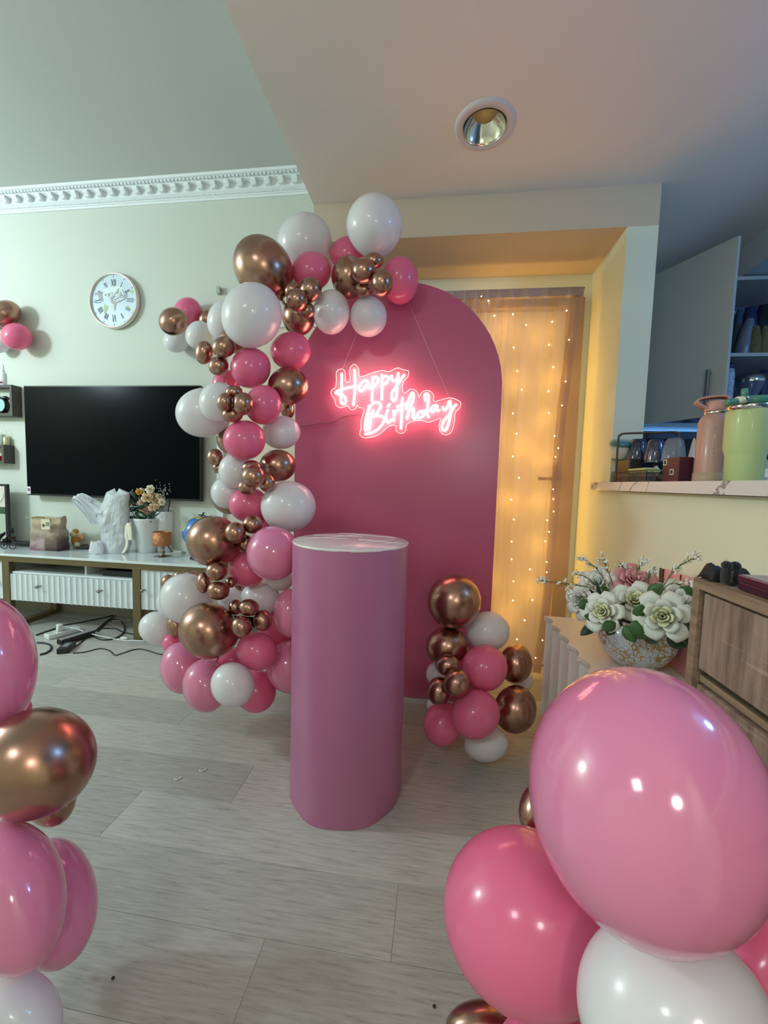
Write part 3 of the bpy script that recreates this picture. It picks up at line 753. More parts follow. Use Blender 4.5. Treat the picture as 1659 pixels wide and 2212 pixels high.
def balloon(d):
    c, u1, u2, p, q, s = d['fit']; D = d['D']
    p, q, s = p*D, q*D, s*D
    C0 = CAM+c*D
    # tail direction: given image angle, else away from the lens and a little down
    if d['tail'] is not None:
        t = R(d['tail']); g = (RT*math.cos(t)-UP*math.sin(t))
        ax = (g*.92+c*.38).normalized()
    else:
        ax = (c*1.0-Vector((0, 0, 1))*.30).normalized()
    # unit sphere around ax, pear shaped, then scaled by the ellipsoid axes
    e1 = ax.orthogonal().normalized(); e2 = ax.cross(e1)
    big = d['rr']*D > .055
    n, m = (48, 30) if big else (24, 16)
    lo = d['rr']*D
    me = bpy.data.meshes.new('balloon'); bm = bmesh.new()
    def P(v):   # v unit-ish vector -> world
        return C0+u1*(v.dot(u1)*p)+u2*(v.dot(u2)*q)+c*(v.dot(c)*s)
    ctr = P(Vector((0, 0, 0)))
    rows = []
    for j in range(m+1):
        ph = PI*j/m
        z = math.cos(ph); r = math.sin(ph)
        if z > 0: r *= 1-.10*z*z*z*r; zz = z*(1+.05*z**3)
        else: zz = z
        row = []
        if j in (0, m): row = [bm.verts.new(P(ax*zz)-ctr)]
        else:
            for i in range(n):
                t = 2*PI*i/n; row.append(bm.verts.new(P(ax*zz+(e1*math.cos(t)+e2*math.sin(t))*r)-ctr))
        rows.append(row)
    for j in range(m):
        a, b2 = rows[j], rows[j+1]
        for i in range(n):
            k = (i+1) % n
            if len(a) == 1: f = bm.faces.new([a[0], b2[i], b2[k]])
            elif len(b2) == 1: f = bm.faces.new([a[i], b2[0], a[k]])
            else: f = bm.faces.new([a[i], b2[i], b2[k], a[k]])
            f.smooth = True
    bmesh.ops.recalc_face_normals(bm, faces=bm.faces[:])
    bm.to_mesh(me); bm.free(); me.materials.append(BM[d['c']])
    o = bpy.data.objects.new('balloon', me); COL.objects.link(o); o.location = ctr; o['_w'] = tuple(ctr)
    tag(o, d['lab'], 'balloon', d['grp'])
    tip = P(ax*1.05); dr = (tip-ctr).normalized(); kr = lo*.05+.0015
    q_ = MB().tube([tip-dr*kr*.8, tip+dr*kr*.6, tip+dr*kr*1.3, tip+dr*kr*2.2, tip+dr*kr*2.6], [kr*1.3, kr*.75, kr*1.1, kr*.7, kr*1.5], 8)
    lowz = min(v.co.z for v in q_.bm.verts)
    if lowz > .004: q_.build('knot', knotm[d['c']], o)
for d in BL: balloon(d)
# ------------------------------------------------------------------ television wall
black = mat('black_plastic', (.012, .012, .014), .35)
screen = mat('tv_screen', (.002, .003, .004), .2, spec=.04)
a = at(49, 833, Y=2.53); c2 = at(433.5, 1084, Y=2.53); a2 = at(60, 1069, Y=2.53)
tx0, tx1, tz0, tz1 = (a.x+a2.x)/2, c2.x, (c2.z+a2.z)/2, a.z
tv = thing('television', ((tx0+tx1)/2, 2.57, tz0), 'large flat black television mounted on the cool lit back wall', 'television')
MB().box(tx0, tx1, 2.53, 2.565, tz0, tz1, .004).build('housing', black, tv)
MB().box(tx0+.008, tx1-.008, 2.5275, 2.531, tz0+.014, tz1-.008).build('screen', screen, tv)
MB().box((tx0+tx1)/2-.3, (tx0+tx1)/2+.3, 2.565, 2.599, tz0+.2, tz1-.2).build('wall_mount', black, tv)
s0 = at(60, 1065, Y=2.527)
st = MB().box(tx0+.006, tx0+.034, 2.525, 2.5275, tz0+.010, tz0+.062).build('sticker', mat('sticker', (.75, .72, .75), .5), tv)
MB().ell((tx0+.020, 2.5245, tz0+.040), .010, .0012, .012, 16, 8).build('sticker_mark', mat('dark_red_print', (.25, .02, .06), .5), st)
q = MB(); q.tube([(tx0+.013, 2.5235, tz0+.040), (tx0+.018, 2.5235, tz0+.034), (tx0+.026, 2.5235, tz0+.046)], .0013, 5)
q.build('tick_mark', mat('violet_print', (.6, .5, .8), .5), st)
q = MB(); q.box(tx0+.013, tx0+.027, 2.5240, 2.526, tz0+.018, tz0+.020); q.build('small_print', mat('grey_print', (.4, .35, .4), .5), st)

# clock
cc = at(247, 650, Y=2.58); cr_ = (at(301, 650, Y=2.58).x-at(194, 650, Y=2.58).x)/2*.985
ck = thing('wall_clock', (cc.x, 2.6, cc.z-cr_), 'round wall clock with gold white rim, roman numerals and a world map dial', 'clock')
def yl(prof, c, n=64, cap=False):   # lathe around the Y axis, prof=(r, y)
    q = MB(); q.X = Matrix.Translation(c) @ Matrix.Rotation(R(90), 4, 'X')
    q.lathe([(r, y) for r, y in prof], (0, 0, 0), n, cap=cap); return q
yl([(cr_*.90, .0), (cr_*.99, .002), (cr_, .012), (cr_, .028), (cr_*.975, .036), (cr_*.93, .034), (cr_*.92, .022)], (cc.x, 2.599, cc.z)).build('rim', mat('pale_gold', (.78, .70, .64), .25, .55), ck)
yl([(.0001, .022), (cr_*.93, .022)], (cc.x, 2.599, cc.z)).build('dial', mat('dial_paper', (.58, .68, .78), .35, coat=.6), ck)
yl([(.0001, .0), (cr_*.92, .0)], (cc.x, 2.599, cc.z)).build('back', mat('dark_back', (.1, .1, .1), .6), ck)
dcy = 2.599-.0228
def dial(x, z): return (cc.x+x*cr_, dcy, cc.z+z*cr_)
ink = mat('dark_blue_ink', (.05, .07, .12), .5)
def bar(q, ax_, az, bx, bz, wd):
    A = Vector((ax_, az)); B2 = Vector((bx, bz)); d = (B2-A).normalized(); n_ = Vector((-d.y, d.x))*wd/2
    P = [A+n_, B2+n_, B2-n_, A-n_]
    q.prism([(cc.x+p.x*cr_, cc.z+p.y*cr_) for p in P], .0008, off=dcy-.0008, ax='Y')
nums = ['XII', 'I', 'II', 'III', 'IV', 'V', 'VI', 'VII', 'VIII', 'IX', 'X', 'XI']
for i, s_ in enumerate(nums):
    th = R(90-30*i); ou = Vector((math.cos(th), math.sin(th))); rt = Vector((ou.y, -ou.x))
    q = MB(); big = i % 3 == 0
    r1, r0 = (.76, .50) if i in (0, 6) else ((.80, .52) if i in (3, 9) else (.74, .54))
    wI, wV = (.050, .105) if big else (.042, .075)
    tot = sum(wI if ch == 'I' else wV for ch in s_); x = -tot/2
    def pt(u, r): v = ou*r+rt*u; return v.x, v.y
    for ch in s_:
        if ch == 'I': bar(q, *pt(x+wI/2, r0), *pt(x+wI/2, r1), .018); x += wI
        elif ch == 'V': bar(q, *pt(x+.01, r1), *pt(x+wV/2, r0), .020); bar(q, *pt(x+wV-.01, r1), *pt(x+wV/2, r0), .009); x += wV
        else: bar(q, *pt(x+.01, r1), *pt(x+wV-.012, r0), .020); bar(q, *pt(x+wV-.01, r1), *pt(x+.01, r0), .009); x += wV
    q.build('numeral', ink, ck)
    q = MB(); v1 = ou*.84; v2 = ou*.89; bar(q, v1.x, v1.y, v2.x, v2.y, .016); q.build('hour_tick', ink, ck)
def land(name, pts, m_):
    MB().prism([dial(x, z)[::2] for x, z in pts], .0005, off=dcy-.0005, ax='Y').build(name, m_, ck)
tan_ = mat('map_tan', (.42, .40, .38), .5); grn = mat('map_green', (.45, .60, .28), .5); ice = mat('map_white', (.72, .82, .84), .5)
land('map_land', [(-.78, .30), (-.60, .32), (-.48, .26), (-.47, .10), (-.42, .02), (-.50, -.02), (-.62, .10), (-.62, .20), (-.70, .24), (-.78, .22)], tan_)
land('map_land', [(-.40, -.10), (-.24, -.20), (-.28, -.34), (-.36, -.42), (-.40, -.50), (-.42, -.36), (-.42, -.22)], grn)
land('map_land', [(-.14, .02), (-.02, .06), (.10, .0), (.14, -.06), (.08, -.20), (.05, -.34), (.0, -.34), (-.02, -.12), (-.10, -.08)], tan_)
land('map_land', [(.50, -.24), (.56, -.18), (.66, -.28), (.66, -.36), (.54, -.34)], grn)
land('map_land', [(.62, .30), (.78, .36), (.82, .30), (.72, .24)], grn)
land('map_land', [(-.44, .40), (-.30, .52), (.0, .54), (.30, .50), (.48, .36), (.40, .20), (.10, .14), (-.10, .20), (-.30, .22)], ice)
hw = mat('white_hand', (.90, .92, .92), .3)
hand = MB()
def ln(pts, r=.0026): hand.tube([(cc.x+x*cr_, dcy-.004, cc.z+z*cr_) for x, z in pts], r, 6)
ln([(.02, .02), (-.42, .12)], .003); ln([(-.40, .20), (-.10, .30), (.06, .18), (-.12, .06), (-.40, .20)]); ln([(-.28, .19), (-.12, .24), (-.02, .17), (-.12, .12), (-.28, .19)])
hand.build('minute_hand', hw, ck)
hand = MB()
ln([(.02, .20), (.20, .42), (.34, .38), (.44, .22), (.20, .14), (.02, .20)]); ln([(.10, .22), (.22, .34), (.32, .28), (.24, .20), (.10, .22)]); ln([(.0, .02), (.14, -.06), (.42, .04), (.52, .16), (.50, .26), (.36, .10), (.20, .12), (.0, .02)]); ln([(.10, .02), (.20, .04), (.36, .02), (.24, -.02), (.10, .02)])
hand.build('hour_hand', hw, ck)

# wall shelves at the left edge
wen = mat('dark_oak_laminate', (.075, .062, .055), .5, var=.25, vscale=12)
def cube_shelf(xf, xb, yt, yb, label, yback=2.6):
    pb = at(xb, yb, Y=2.6); X1 = pb.x
    Yf = at(xf, yb, X=X1).y
    zt_ = at(xb, yt, Y=2.6).z; zb_ = pb.z
    X0 = X1-.42; t = .018
    s = thing('wall_shelf', ((X0+X1)/2, 2.6, zb_), label, 'shelf')
    MB().box(X0, X1, Yf, 2.598, zt_-t, zt_, .001).build('top_board', wen, s)
    MB().box(X0, X1, Yf, 2.598, zb_, zb_+t, .001).build('bottom_board', wen, s)
    MB().box(X1-t, X1, Yf, 2.598, zb_+t, zt_-t, .001).build('side_board', wen, s)
    MB().box(X0, X0+t, Yf, 2.598, zb_+t, zt_-t, .001).build('side_board', wen, s)
    return X0, X1, Yf, zb_, zt_
S1 = cube_shelf(27, 49, 836, 902, 'upper dark brown cube shelf touching the left side of the television')
S2 = cube_shelf(9, 33, 963, 1002, 'lower small dark brown cube shelf left of the television')
glass = mat('clear_glass', (.55, .62, .66), .04, coat=1, alpha=.22)
def bottle(name, xc, top, base, wpx, Y, ztab, label, body, cap, capfrac=.3, rf=.5):
    p = at(xc, base, Y=Y); r = abs(at(xc+wpx/2, base, Y=Y).x-p.x); h = at(xc, top, Y=Y).z-at(xc, base, Y=Y).z
    t = thing(name, (p.x, Y, ztab), label, 'bottle')
    hb = h*(1-capfrac)
    MB().lathe([(r*.9, 0), (r, .004), (r, hb*.86), (r*rf, hb)], (p.x, Y, ztab), 24).build('body', body, t)
    MB().lathe([(r*rf*.9, hb), (r*rf*.9, hb+.25*(h-hb)), (r*rf*.5, hb+.35*(h-hb)), (r*rf*.45, h)], (p.x, Y, ztab), 16).build('cap', cap, t)
    return t, p, r, h
wplast = mat('white_plastic', (.75, .77, .77), .4)
t_, p, r, h = bottle('pump_bottle', 8, 784, 831, 12, S1[2]+.07, S1[4], 'white pump bottle with a dark red mark standing on the upper wall shelf', wplast, wplast)
MB().ell((p.x+.002, S1[2]+.07-r*.93, S1[4]+h*.18), r*.55, r*.2, r*.35).build('label_mark', mat('dark_red', (.2, .02, .02), .5), t_)
MB().tube([(p.x, S1[2]+.07, S1[4]+h), (p.x-.02, S1[2]+.07, S1[4]+h+.004)], .004, 8).build('spout', wplast, t_)
bottle('perfume_bottle', 14, 928, 961, 10, S2[2]+.05, S2[4], 'pale yellow perfume bottle with a clear cap on the lower wall shelf', mat('yellow_liquid', (.62, .58, .30), .15, coat=1), glass, .4, .35)
bottle('perfume_bottle', 23, 932, 961, 7, S2[2]+.10, S2[4], 'thin pale perfume bottle rightmost on the lower wall shelf', mat('pale_liquid', (.60, .58, .45), .15, coat=1), glass, .3, .5)
bottle('glass_jar', 5, 934, 961, 11, S2[2]+.04, S2[4], 'small glass jar with a dark emblem label on the lower wall shelf', mat('jar_grey', (.45, .48, .45), .2, coat=1), glass, .15, .8)
# black alarm clock inside the upper shelf
p = at(4, 880, Y=S1[2]+.06); zz = S1[3]+.018
t_ = thing('alarm_clock', (p.x, S1[2]+.08, zz), 'small black twin bell alarm clock inside the upper dark cube shelf', 'clock')
q = MB(); q.X = Matrix.Translation((p.x, S1[2]+.06, zz+.066)) @ Matrix.Rotation(R(90), 4, 'X')
q.lathe([(.001, -.03), (.05, -.03), (.055, -.02), (.055, .018), (.05, .022), (.047, .014), (.001, .014)], (0, 0, 0), 32); q.build('case', black, t_)
q = MB(); q.X = Matrix.Translation((p.x, S1[2]+.045, zz+.066)) @ Matrix.Rotation(R(90), 4, 'X')
q.lathe([(.001, 0), (.045, 0)], (0, 0, 0), 32, cap=False); q.build('dial', mat('aqua_dial', (.35, .62, .60), .3), t_)
for sx in (-1, 1):
    MB().ell((p.x+sx*.032, S1[2]+.065, zz+.120), .022, .022, .015).build('bell', mat('dark_chrome', (.1, .1, .11), .2, 1), t_)
    MB().tube([(p.x+sx*.03, S1[2]+.065, zz+.025), (p.x+sx*.045, S1[2]+.065, zz+.003)], .005).build('foot', MATS['dark_chrome'], t_)
p = at(21, 885, Y=S1[2]+.1)
t_ = tag(MB().lathe([(.012, 0), (.016, .01), (.010, .05), (.014, .075), (.004, .11)], (S1[1]-.035, S1[2]+.1, zz), 14).build('figurine', mat('violet_white', (.55, .5, .75), .3)), 'small violet white figurine in the right corner of the upper shelf', 'figurine')
tag(MB().box(S2[1]-.11, S2[1]-.06, S2[2]+.02, S2[2]+.07, S2[3]+.018, S2[3]+.055, .006).build('red_box', mat('bright_red', (.75, .03, .04), .4)), 'small bright red box inside the lower dark cube shelf', 'box')

# ------------------------------------------------------------------ television bench
CF, CB, TZ = 2.232, 2.575, .50
gold = mat('antique_gold', (.17, .125, .06), .38, .35, var=.15)
lac = mat('white_lacquer', (.72, .77, .79), .3, coat=.3)
topm = mat('white_marble_top', (.70, .76, .78), .12, coat=.6, var=.06, vscale=3)
tb = thing('tv_bench', (-2.6, 2.4, 0), 'long white television bench with scalloped drawer fronts and gold metal frame', 'tv bench')
LX = at(12, 1210, Y=CF).x; RX = at(296, 1300, Y=CF).x; XR2 = at(462, 1260, Y=CF).x; XL2 = -3.95
MB().box(XL2, XR2, CF-.012, CB, TZ-.016, TZ, .003).build('top_slab', topm, tb)
MB().box(XL2, XR2, CF-.006, CB, TZ-.052, TZ-.016, .001).build('top_rail', gold, tb)
for x in (LX, RX):
    q = MB(); w_ = .027
    q.box(x-w_, x+w_, CF-.004, CF+.03, 0, TZ-.052, .002); q.build('leg', gold, tb)
    MB().box(x-w_, x+w_, CB-.03, CB, 0, TZ-.052, .002).build('leg', gold, tb)
    MB().box(x-w_, x+w_, CF+.03, CB-.03, 0, .028, .002).build('floor_rail', gold, tb)
zsh = at(150, 1243, Y=CF).z; zdb = at(150, 1306, Y=CF).z
xa, xb = LX+.030, RX-.030
MB().box(xa, xb, CF+.012, CB, zsh-.012, zsh, .001).build('shelf_board', lac, tb)
MB().box(xa, xb, CB-.01, CB, zsh, TZ-.052).build('back_panel', lac, tb)
dv_ = at(193, 1225, Y=CF+.08).x
MB().box(dv_-.006, dv_+.008, CF+.05, CB-.01, zsh, TZ-.052, .001).build('divider', lac, tb)
MB().box(xa, xb, CF+.02, CB, zdb+.004, zsh-.012).build('drawer_case', lac, tb)
def scallop(x0, x1, z0, z1, yf, n, axis='Y', depth=.009, thick=.018):
    """front with n concave flutes meeting in sharp ridges"""
    pts = []; k = 7
    for i in range(n):
        for j in range(k):
            t = j/k; pts.append((x0+(x1-x0)*(i+t)/n, yf+depth*(1-abs(2*t-1)**2.2) if axis == 'Y' else 0))
    pts.append((x1, yf)); pts += [(x1, yf+thick), (x0, yf+thick)]
    return MB().prism(pts, z1-z0, off=z0, ax='Z', smooth=False)
knm = mat('knob_metal', (.30, .27, .25), .3, .9)
def knob(x, z, par, yf=CF):
    q = MB(); q.X = Matrix.Translation((x, yf, z)) @ Matrix.Rotation(R(90), 4, 'X')
    q.lathe([(.004, -.012), (.004, .010), (.010, .014), (.011, .020), (.006, .026), (.001, .027)], (0, 0, 0), 14); q.X = Matrix.Identity(4)
    q.tube([(x-.014, yf-.020, z), (x+.014, yf-.020, z)], .004, 8)
    q.build('knob', knm, par)
xm = (xa+xb)/2
for (u0, u1, kx) in ((xa, xm-.001, at(86, 1276, Y=CF).x), (xm+.001, xb, at(218, 1284, Y=CF).x)):
    dr = scallop(u0, u1, zdb, zsh-.014, CF, 11).build('drawer', lac, tb); knob(kx, (zdb+zsh)/2+.01, dr)
zdt = TZ-.054; zd0 = at(320, 1318, Y=CF).z
for (u0, u1, kx, n_f) in ((RX+.030, XR2-.02, at(311, 1271, Y=CF).x, 11), (XL2+.02, LX-.030, LX-.07, 24)):
    MB().box(u0, u1, CF+.02, CB, zd0, zdt).build('side_case', lac, tb)
    dr = scallop(u0, u1, zd0, zdt, CF, n_f).build('door', lac, tb); knob(kx, (zd0+zdt)/2, dr)
p = at(262, 1243, Y=CF+.08)
bx = MB().box(p.x-.10, RX-.04, CF+.04, CF+.26, zsh, zsh+.038, .003).build('set_top_box', black)
tag(bx, 'flat black set top box on the open shelf of the white bench', 'electronics')

def onb(x, y, lo=2.255, hi=2.55):
    p = at(x, y, Z=TZ)
    return Vector((at(x, y, Y=min(max(p.y, lo), hi)).x, min(max(p.y, lo), hi), TZ))
def px(n_, P):   # size in metres of n pixels at point P
    return n_*(P-CAM).dot(FW)/FOC

# paper bag
p = onb(92, 1190); hw_, hh_ = px(34, p), px(72, p)
pb_ = thing('paper_bag', (p.x, p.y, TZ), 'crumpled brown paper food bag with a white label on the bench', 'bag')
kraft = mat('printed_kraft', (.36, .28, .20), .7)
N, L, b = nodes_of(kraft); tc = N.new('ShaderNodeTexCoord'); sp = N.new('ShaderNodeSeparateXYZ'); L.new(tc.outputs['Generated'], sp.inputs[0])
nz = N.new('ShaderNodeTexNoise'); nz.inputs['Scale'].default_value = 3.0; L.new(tc.outputs['Generated'], nz.inputs['Vector'])
ad = N.new('ShaderNodeMath'); ad.operation = 'MULTIPLY_ADD'; ad.inputs[1].default_value = .45; L.new(nz.outputs['Fac'], ad.inputs[0]); L.new(sp.outputs[2], ad.inputs[2])
cr = N.new('ShaderNodeValToRGB'); e = cr.color_ramp.elements
e[0].position = .25; e[0].color = (.20, .10, .13, 1); e[1].position = 1.1; e[1].color = (.46, .36, .24, 1)
for pos, c_ in ((.42, (.38, .28, .28, 1)), (.55, (.25, .19, .15, 1)), (.72, (.42, .34, .26, 1)), (.9, (.34, .25, .17, 1))):
    q = cr.color_ramp.elements.new(pos); q.color = c_
L.new(ad.outputs[0], cr.inputs[0]); mx = N.new('ShaderNodeMix'); mx.data_type = 'RGBA'; mx.blend_type = 'MULTIPLY'; mx.inputs[7].default_value = (.30, .26, .22, 1)
mr = N.new('ShaderNodeMapRange'); mr.inputs[1].default_value = .48; mr.inputs[2].default_value = .56; L.new(sp.outputs[0], mr.inputs[0])
mr2 = N.new('ShaderNodeMapRange'); mr2.inputs[1].default_value = .75; mr2.inputs[2].default_value = .45; L.new(ad.outputs[0], mr2.inputs[0])
mm_ = N.new('ShaderNodeMath'); mm_.operation = 'MULTIPLY'; L.new(mr.outputs[0], mm_.inputs[0]); L.new(mr2.outputs[0], mm_.inputs[1]); L.new(mm_.outputs[0], mx.inputs[0])
L.new(cr.outputs[0], mx.inputs[6]); L.new(mx.outputs[2], b.inputs['Base Color'])
def bagf(u, v):
    a = 2*PI*u; s = 1+.012*math.sin(5*a+3*v)
    x = hw_*max(-1, min(1, 1.4*math.cos(a)))*s*(1+.03*v); y = hw_*.45*max(-1, min(1, 1.4*math.sin(a)))*(1-.55*v)
    return (p.x+x+.005*noise.noise(Vector((u*9, v*4, 1))), p.y+hw_*.5+y+.012*noise.noise(Vector((u*8, v*5, 7))), TZ+.001+v*(hh_+.006*math.sin(3*a)+.006*math.cos(a)))
MB().grid(bagf, 48, 16, closeu=True).build('bag_body', kraft, pb_)
lx = p.x+hw_*.42
lb = MB().box(lx-px(11, p), lx+px(10, p), p.y-.014, p.y-.010, TZ+hh_*.66, TZ+hh_*.97, .001).build('label', mat('cream_label', (.66, .60, .44), .6), pb_)
q = MB(); q.ell((lx-px(5, p), p.y-.0145, TZ+hh_*.78), px(3.4, p), .001, px(3.6, p)); q.build('emblem', mat('dark_print', (.10, .08, .06), .6), lb)
q = MB()
for r_i, z_ in enumerate((.835, .775)):
    for k in range(4):
        x_ = lx+px(.5+2.3*k, p); q.box(x_, x_+px(1.6, p), p.y-.0150, p.y-.0138, TZ+hh_*z_, TZ+hh_*z_+px(2.6, p))
q.build('label_print', MATS['dark_print'], lb)
def flap(u, v):
    return (p.x-hw_*1.25+u*hw_*1.6, p.y+.03-.02*v+.01*math.sin(9*u), TZ+hh_*.96+.018*v*math.sin(PI*u)+.010*noise.noise(Vector((u*6, v*2, 0))))
MB().grid(flap, 14, 5).build('folded_top', mat('kraft_light', (.50, .42, .24), .7), pb_, solid=.001)

# glass jar with clear lid
p = onb(140, 1178)
gj = thing('glass_jar', p, 'clear glass dome jar behind the brown paper bag', 'jar')
r_ = px(11, p); h_ = px(38, p)
MB().lathe([(r_, 0), (r_, h_*.55), (r_*.8, h_*.85), (r_*.3, h_), (.001, h_*1.02)], p, 28).build('dome', glass, gj, fixn=False)
MB().lathe([(r_*1.2, 0), (r_*1.25, .006), (r_*.9, .010)], p, 28).build('foot', glass, gj)
MB().lathe([(.001, h_*.25), (r_*.7, h_*.35), (r_*.75, h_*.5), (r_*.5, h_*.7)], p, 20).build('contents', mat('grey_foil', (.30, .30, .28), .2, .7), gj)

# plush toy
p = onb(164, 1176); u_ = px(1, p)
tg = thing('plush_toy', p, 'small orange plush toy with cream paws sitting between jar and plastic bag', 'toy')
plo = mat('orange_plush', (.62, .25, .05), .9, sheen=.5, bump=.4, bscale=300); plc = mat('cream_plush', (.80, .68, .48), .9, sheen=.5, bump=.3, bscale=300)
MB().ell(p+Vector((0, 0, 16*u_)), 9.5*u_, 8*u_, 15*u_).build('body', plo, tg)
MB().ell(p+Vector((-1*u_, -6*u_, 29*u_)), 7.5*u_, 5*u_, 5.5*u_).build('muzzle', plc, tg)
MB().ell(p+Vector((-2*u_, 2*u_, 34*u_)), 6*u_, 6*u_, 6*u_).build('head', plo, tg)
for sx in (-1, 1):
    MB().ell(p+Vector((sx*11*u_+1*u_, -9*u_, 7*u_)), 6*u_, 5*u_, 6*u_).build('paw', plc, tg)
MB().tube([p+Vector((5*u_, 0, 27*u_)), p+Vector((14*u_, -1*u_, 24*u_)), p+Vector((20*u_, -2*u_, 19*u_))], [5*u_, 4*u_, 2.5*u_], 10).build('arm', mat('light_orange_plush', (.75, .42, .18), .9, sheen=.5), tg)

# dish
p = onb(190, 1182); 
dsh = MB().lathe([(px(14, p), 0), (px(20, p), .006), (px(24, p), .018), (px(23, p), .018), (px(15, p), .008), (.001, .007)], p, 36).build('dish', mat('dark_ceramic', (.02, .02, .022), .25, coat=.6))
tag(dsh, 'shallow dark dish half hidden behind the white plastic bag', 'dish')

# plastic bag
p = onb(226, 1198); u_ = px(1, p); pc = Vector((p.x-px(2, p), p.y+px(30, p), TZ))
bagm = mat('white_film_bag', (.88, .90, .93), .30, coat=.5, translucent=.4, alpha=.86, bump=.8, bscale=28)
pbg = thing('plastic_bag', pc, 'crumpled white plastic carrier bag standing on the bench with its handle up', 'bag')
def cr_n(x, y, z, s=1.0):
    v = 0
    for k, a_ in ((1, 1), (2.3, .5), (5.1, .25)):
        v += a_*abs(noise.noise(Vector((x*k, y*k, z*k))))
    return v*s
prof_l = [(0, 30), (.08, 33), (.2, 31), (.32, 30), (.42, 36), (.52, 42), (.60, 38), (.68, 34), (.78, 28), (.88, 24), (.95, 22), (1, 20)]
prof_r = [(0, 31), (.08, 34), (.25, 34), (.45, 32), (.6, 30), (.72, 28), (.85, 28), (.95, 26), (1, 20)]
def ip(pr, v):
    for i in range(len(pr)-1):
        if pr[i][0] <= v <= pr[i+1][0]:
            t = (v-pr[i][0])/(pr[i+1][0]-pr[i][0]); return pr[i][1]+(pr[i+1][1]-pr[i][1])*t
    return pr[-1][1]
HB = 138*u_
def bag2(u, v):
    a = 2*PI*u; cx_ = math.cos(a); sy_ = math.sin(a)
    rx = (ip(prof_r, v) if cx_ > 0 else ip(prof_l, v))*u_
    Q_ = Vector((cx_*rx+9, sy_*rx*.62, v*HB))
    k = 1+.26*(cr_n(Q_.x/.13, Q_.y/.13, Q_.z/.16)-.35)-.07*abs(noise.noise(Q_/.05))
    k *= 1 if v < .93 else 1-.75*((v-.93)/.07)**2
    z = v*HB*(1+.03*math.sin(2*a+1)*v)
    lean = 8*u_*v
    return (pc.x+cx_*rx*k+lean, pc.y+sy_*rx*.62*k, TZ+.002+z)
MB().grid(bag2, 30, 17, smooth=False, closeu=True).build('bag_body', bagm, pbg, solid=.0008)
q = MB()
hp = [(-22, 70), (-40, 88), (-58, 104), (-70, 114), (-76, 120), (-72, 126), (-60, 120), (-42, 108), (-24, 98), (-8, 96)]
hpt = bez([pc+Vector((x*u_, -12*u_+.1*x*u_, z*u_)) for x, z in hp], 5)
def hs_(u, v):
    i = v*(len(hpt)-1); i0 = min(int(i), len(hpt)-2); P_ = hpt[i0].lerp(hpt[i0+1], i-i0)
    wdt = (10+12*abs(2*v-1)**1.5)*u_
    return P_+Vector((.3*(u-.5)*wdt, (u-.5)*wdt*1.6, (u-.5)*wdt*.8))+Vector((0, 0, .006*math.sin(u*14+v*9)))
MB().grid(hs_, 7, 16, smooth=False).build('handle', bagm, pbg, solid=.0008)
def hs2(u, v):
    a = 2*PI*u
    r1_ = (12+5*v)*u_*(1+.3*cr_n(math.cos(a)*2, math.sin(a)*2, v*3))
    P_ = pc+Vector((-34*u_-26*u_*v, -10*u_, 76*u_+32*u_*v))
    return P_+Vector((.6*math.cos(a), .5*math.sin(a), .75*math.cos(a)))*r1_
MB().grid(hs2, 12, 7, smooth=False, closeu=True).build('gathered_side', bagm, pbg, solid=.0008)
def skirt(u, v):
    a = 2*PI*u; return pc+Vector((-22*u_+math.cos(a)*(10+6*v)*u_*(1+.4*cr_n(math.cos(a)*2, math.sin(a)*2, v)), -26*u_+math.sin(a)*8*u_, 1*u_+26*u_*(1-v)+2*u_*math.sin(5*a)))
MB().grid(skirt, 14, 6, smooth=False, closeu=True).build('loose_corner', bagm, pbg, solid=.0008)

# bouquet in white vases
p = onb(308, 1195); u_ = px(1, p)
vase_m = mat('white_ceramic', (.74, .76, .78), .25, coat=.6)
va_ = thing('bucket_vase', Vector((p.x, p.y+15*u_, TZ)), 'white tapered vase with a cream ribbon bow holding orange and peach roses', 'vase')
vc = Vector((p.x, p.y+15*u_, TZ))
MB().lathe([(17*u_, 0), (18*u_, .002), (25*u_, 70*u_), (26.5*u_, 72*u_), (26*u_, 75*u_), (24*u_, 74*u_), (22*u_, 66*u_)], vc, 40).build('body', vase_m, va_)
rib = mat('cream_ribbon', (.82, .76, .64), .4, sheen=.4)
def ribb(off, pts, wd, nm):
    pts = bez([vc+Vector(q_)*u_ for q_ in pts], 6)
    def f(u, v):
        i = v*(len(pts)-1); i0 = min(int(i), len(pts)-2); return pts[i0].lerp(pts[i0+1], i-i0)+Vector(off)*((u-.5)*wd*u_)
    MB().grid(f, 4, len(pts)).build(nm, rib, va_, solid=.0008)
ribb((1, .1, .35), [(-20, -27, 66), (-27, -29, 58), (-33, -29, 46), (-36, -29, 40)], 11, 'bow_loop')
ribb((1, .1, .2), [(-20, -28, 66), (-22, -30, 56), (-24, -30, 44), (-21, -30, 36)], 8, 'bow_loop')
ribb((1, .1, 0), [(-22, -28, 66), (-26, -30, 44), (-22, -32, 24), (-25, -34, 10), (-30, -36, 2)], 6, 'ribbon_tail')
ribb((1, .1, 0), [(-20, -28, 66), (-16, -31, 48), (-15, -31, 30)], 9, 'ribbon_tail')
v2 = Vector((p.x+22*u_, p.y+22*u_, TZ)); 
v2o = MB().lathe([(16*u_, 0), (17*u_, .002), (19*u_, 88*u_), (18*u_, 90*u_), (16*u_, 86*u_)], v2+Vector((6*u_, 12*u_, 0)), 36).build('tall_vase', vase_m)
tag(v2o, 'plain white tall vase right behind the rose vase on the bench', 'vase')
stemm = mat('dark_green', (.035, .075, .03), .5); leafm = mat('leaf_green', (.05, .12, .035), .45, var=.3, vscale=30); leafd = mat('deep_leaf_green', (.015, .05, .022), .4, coat=.3, var=.3, vscale=20)

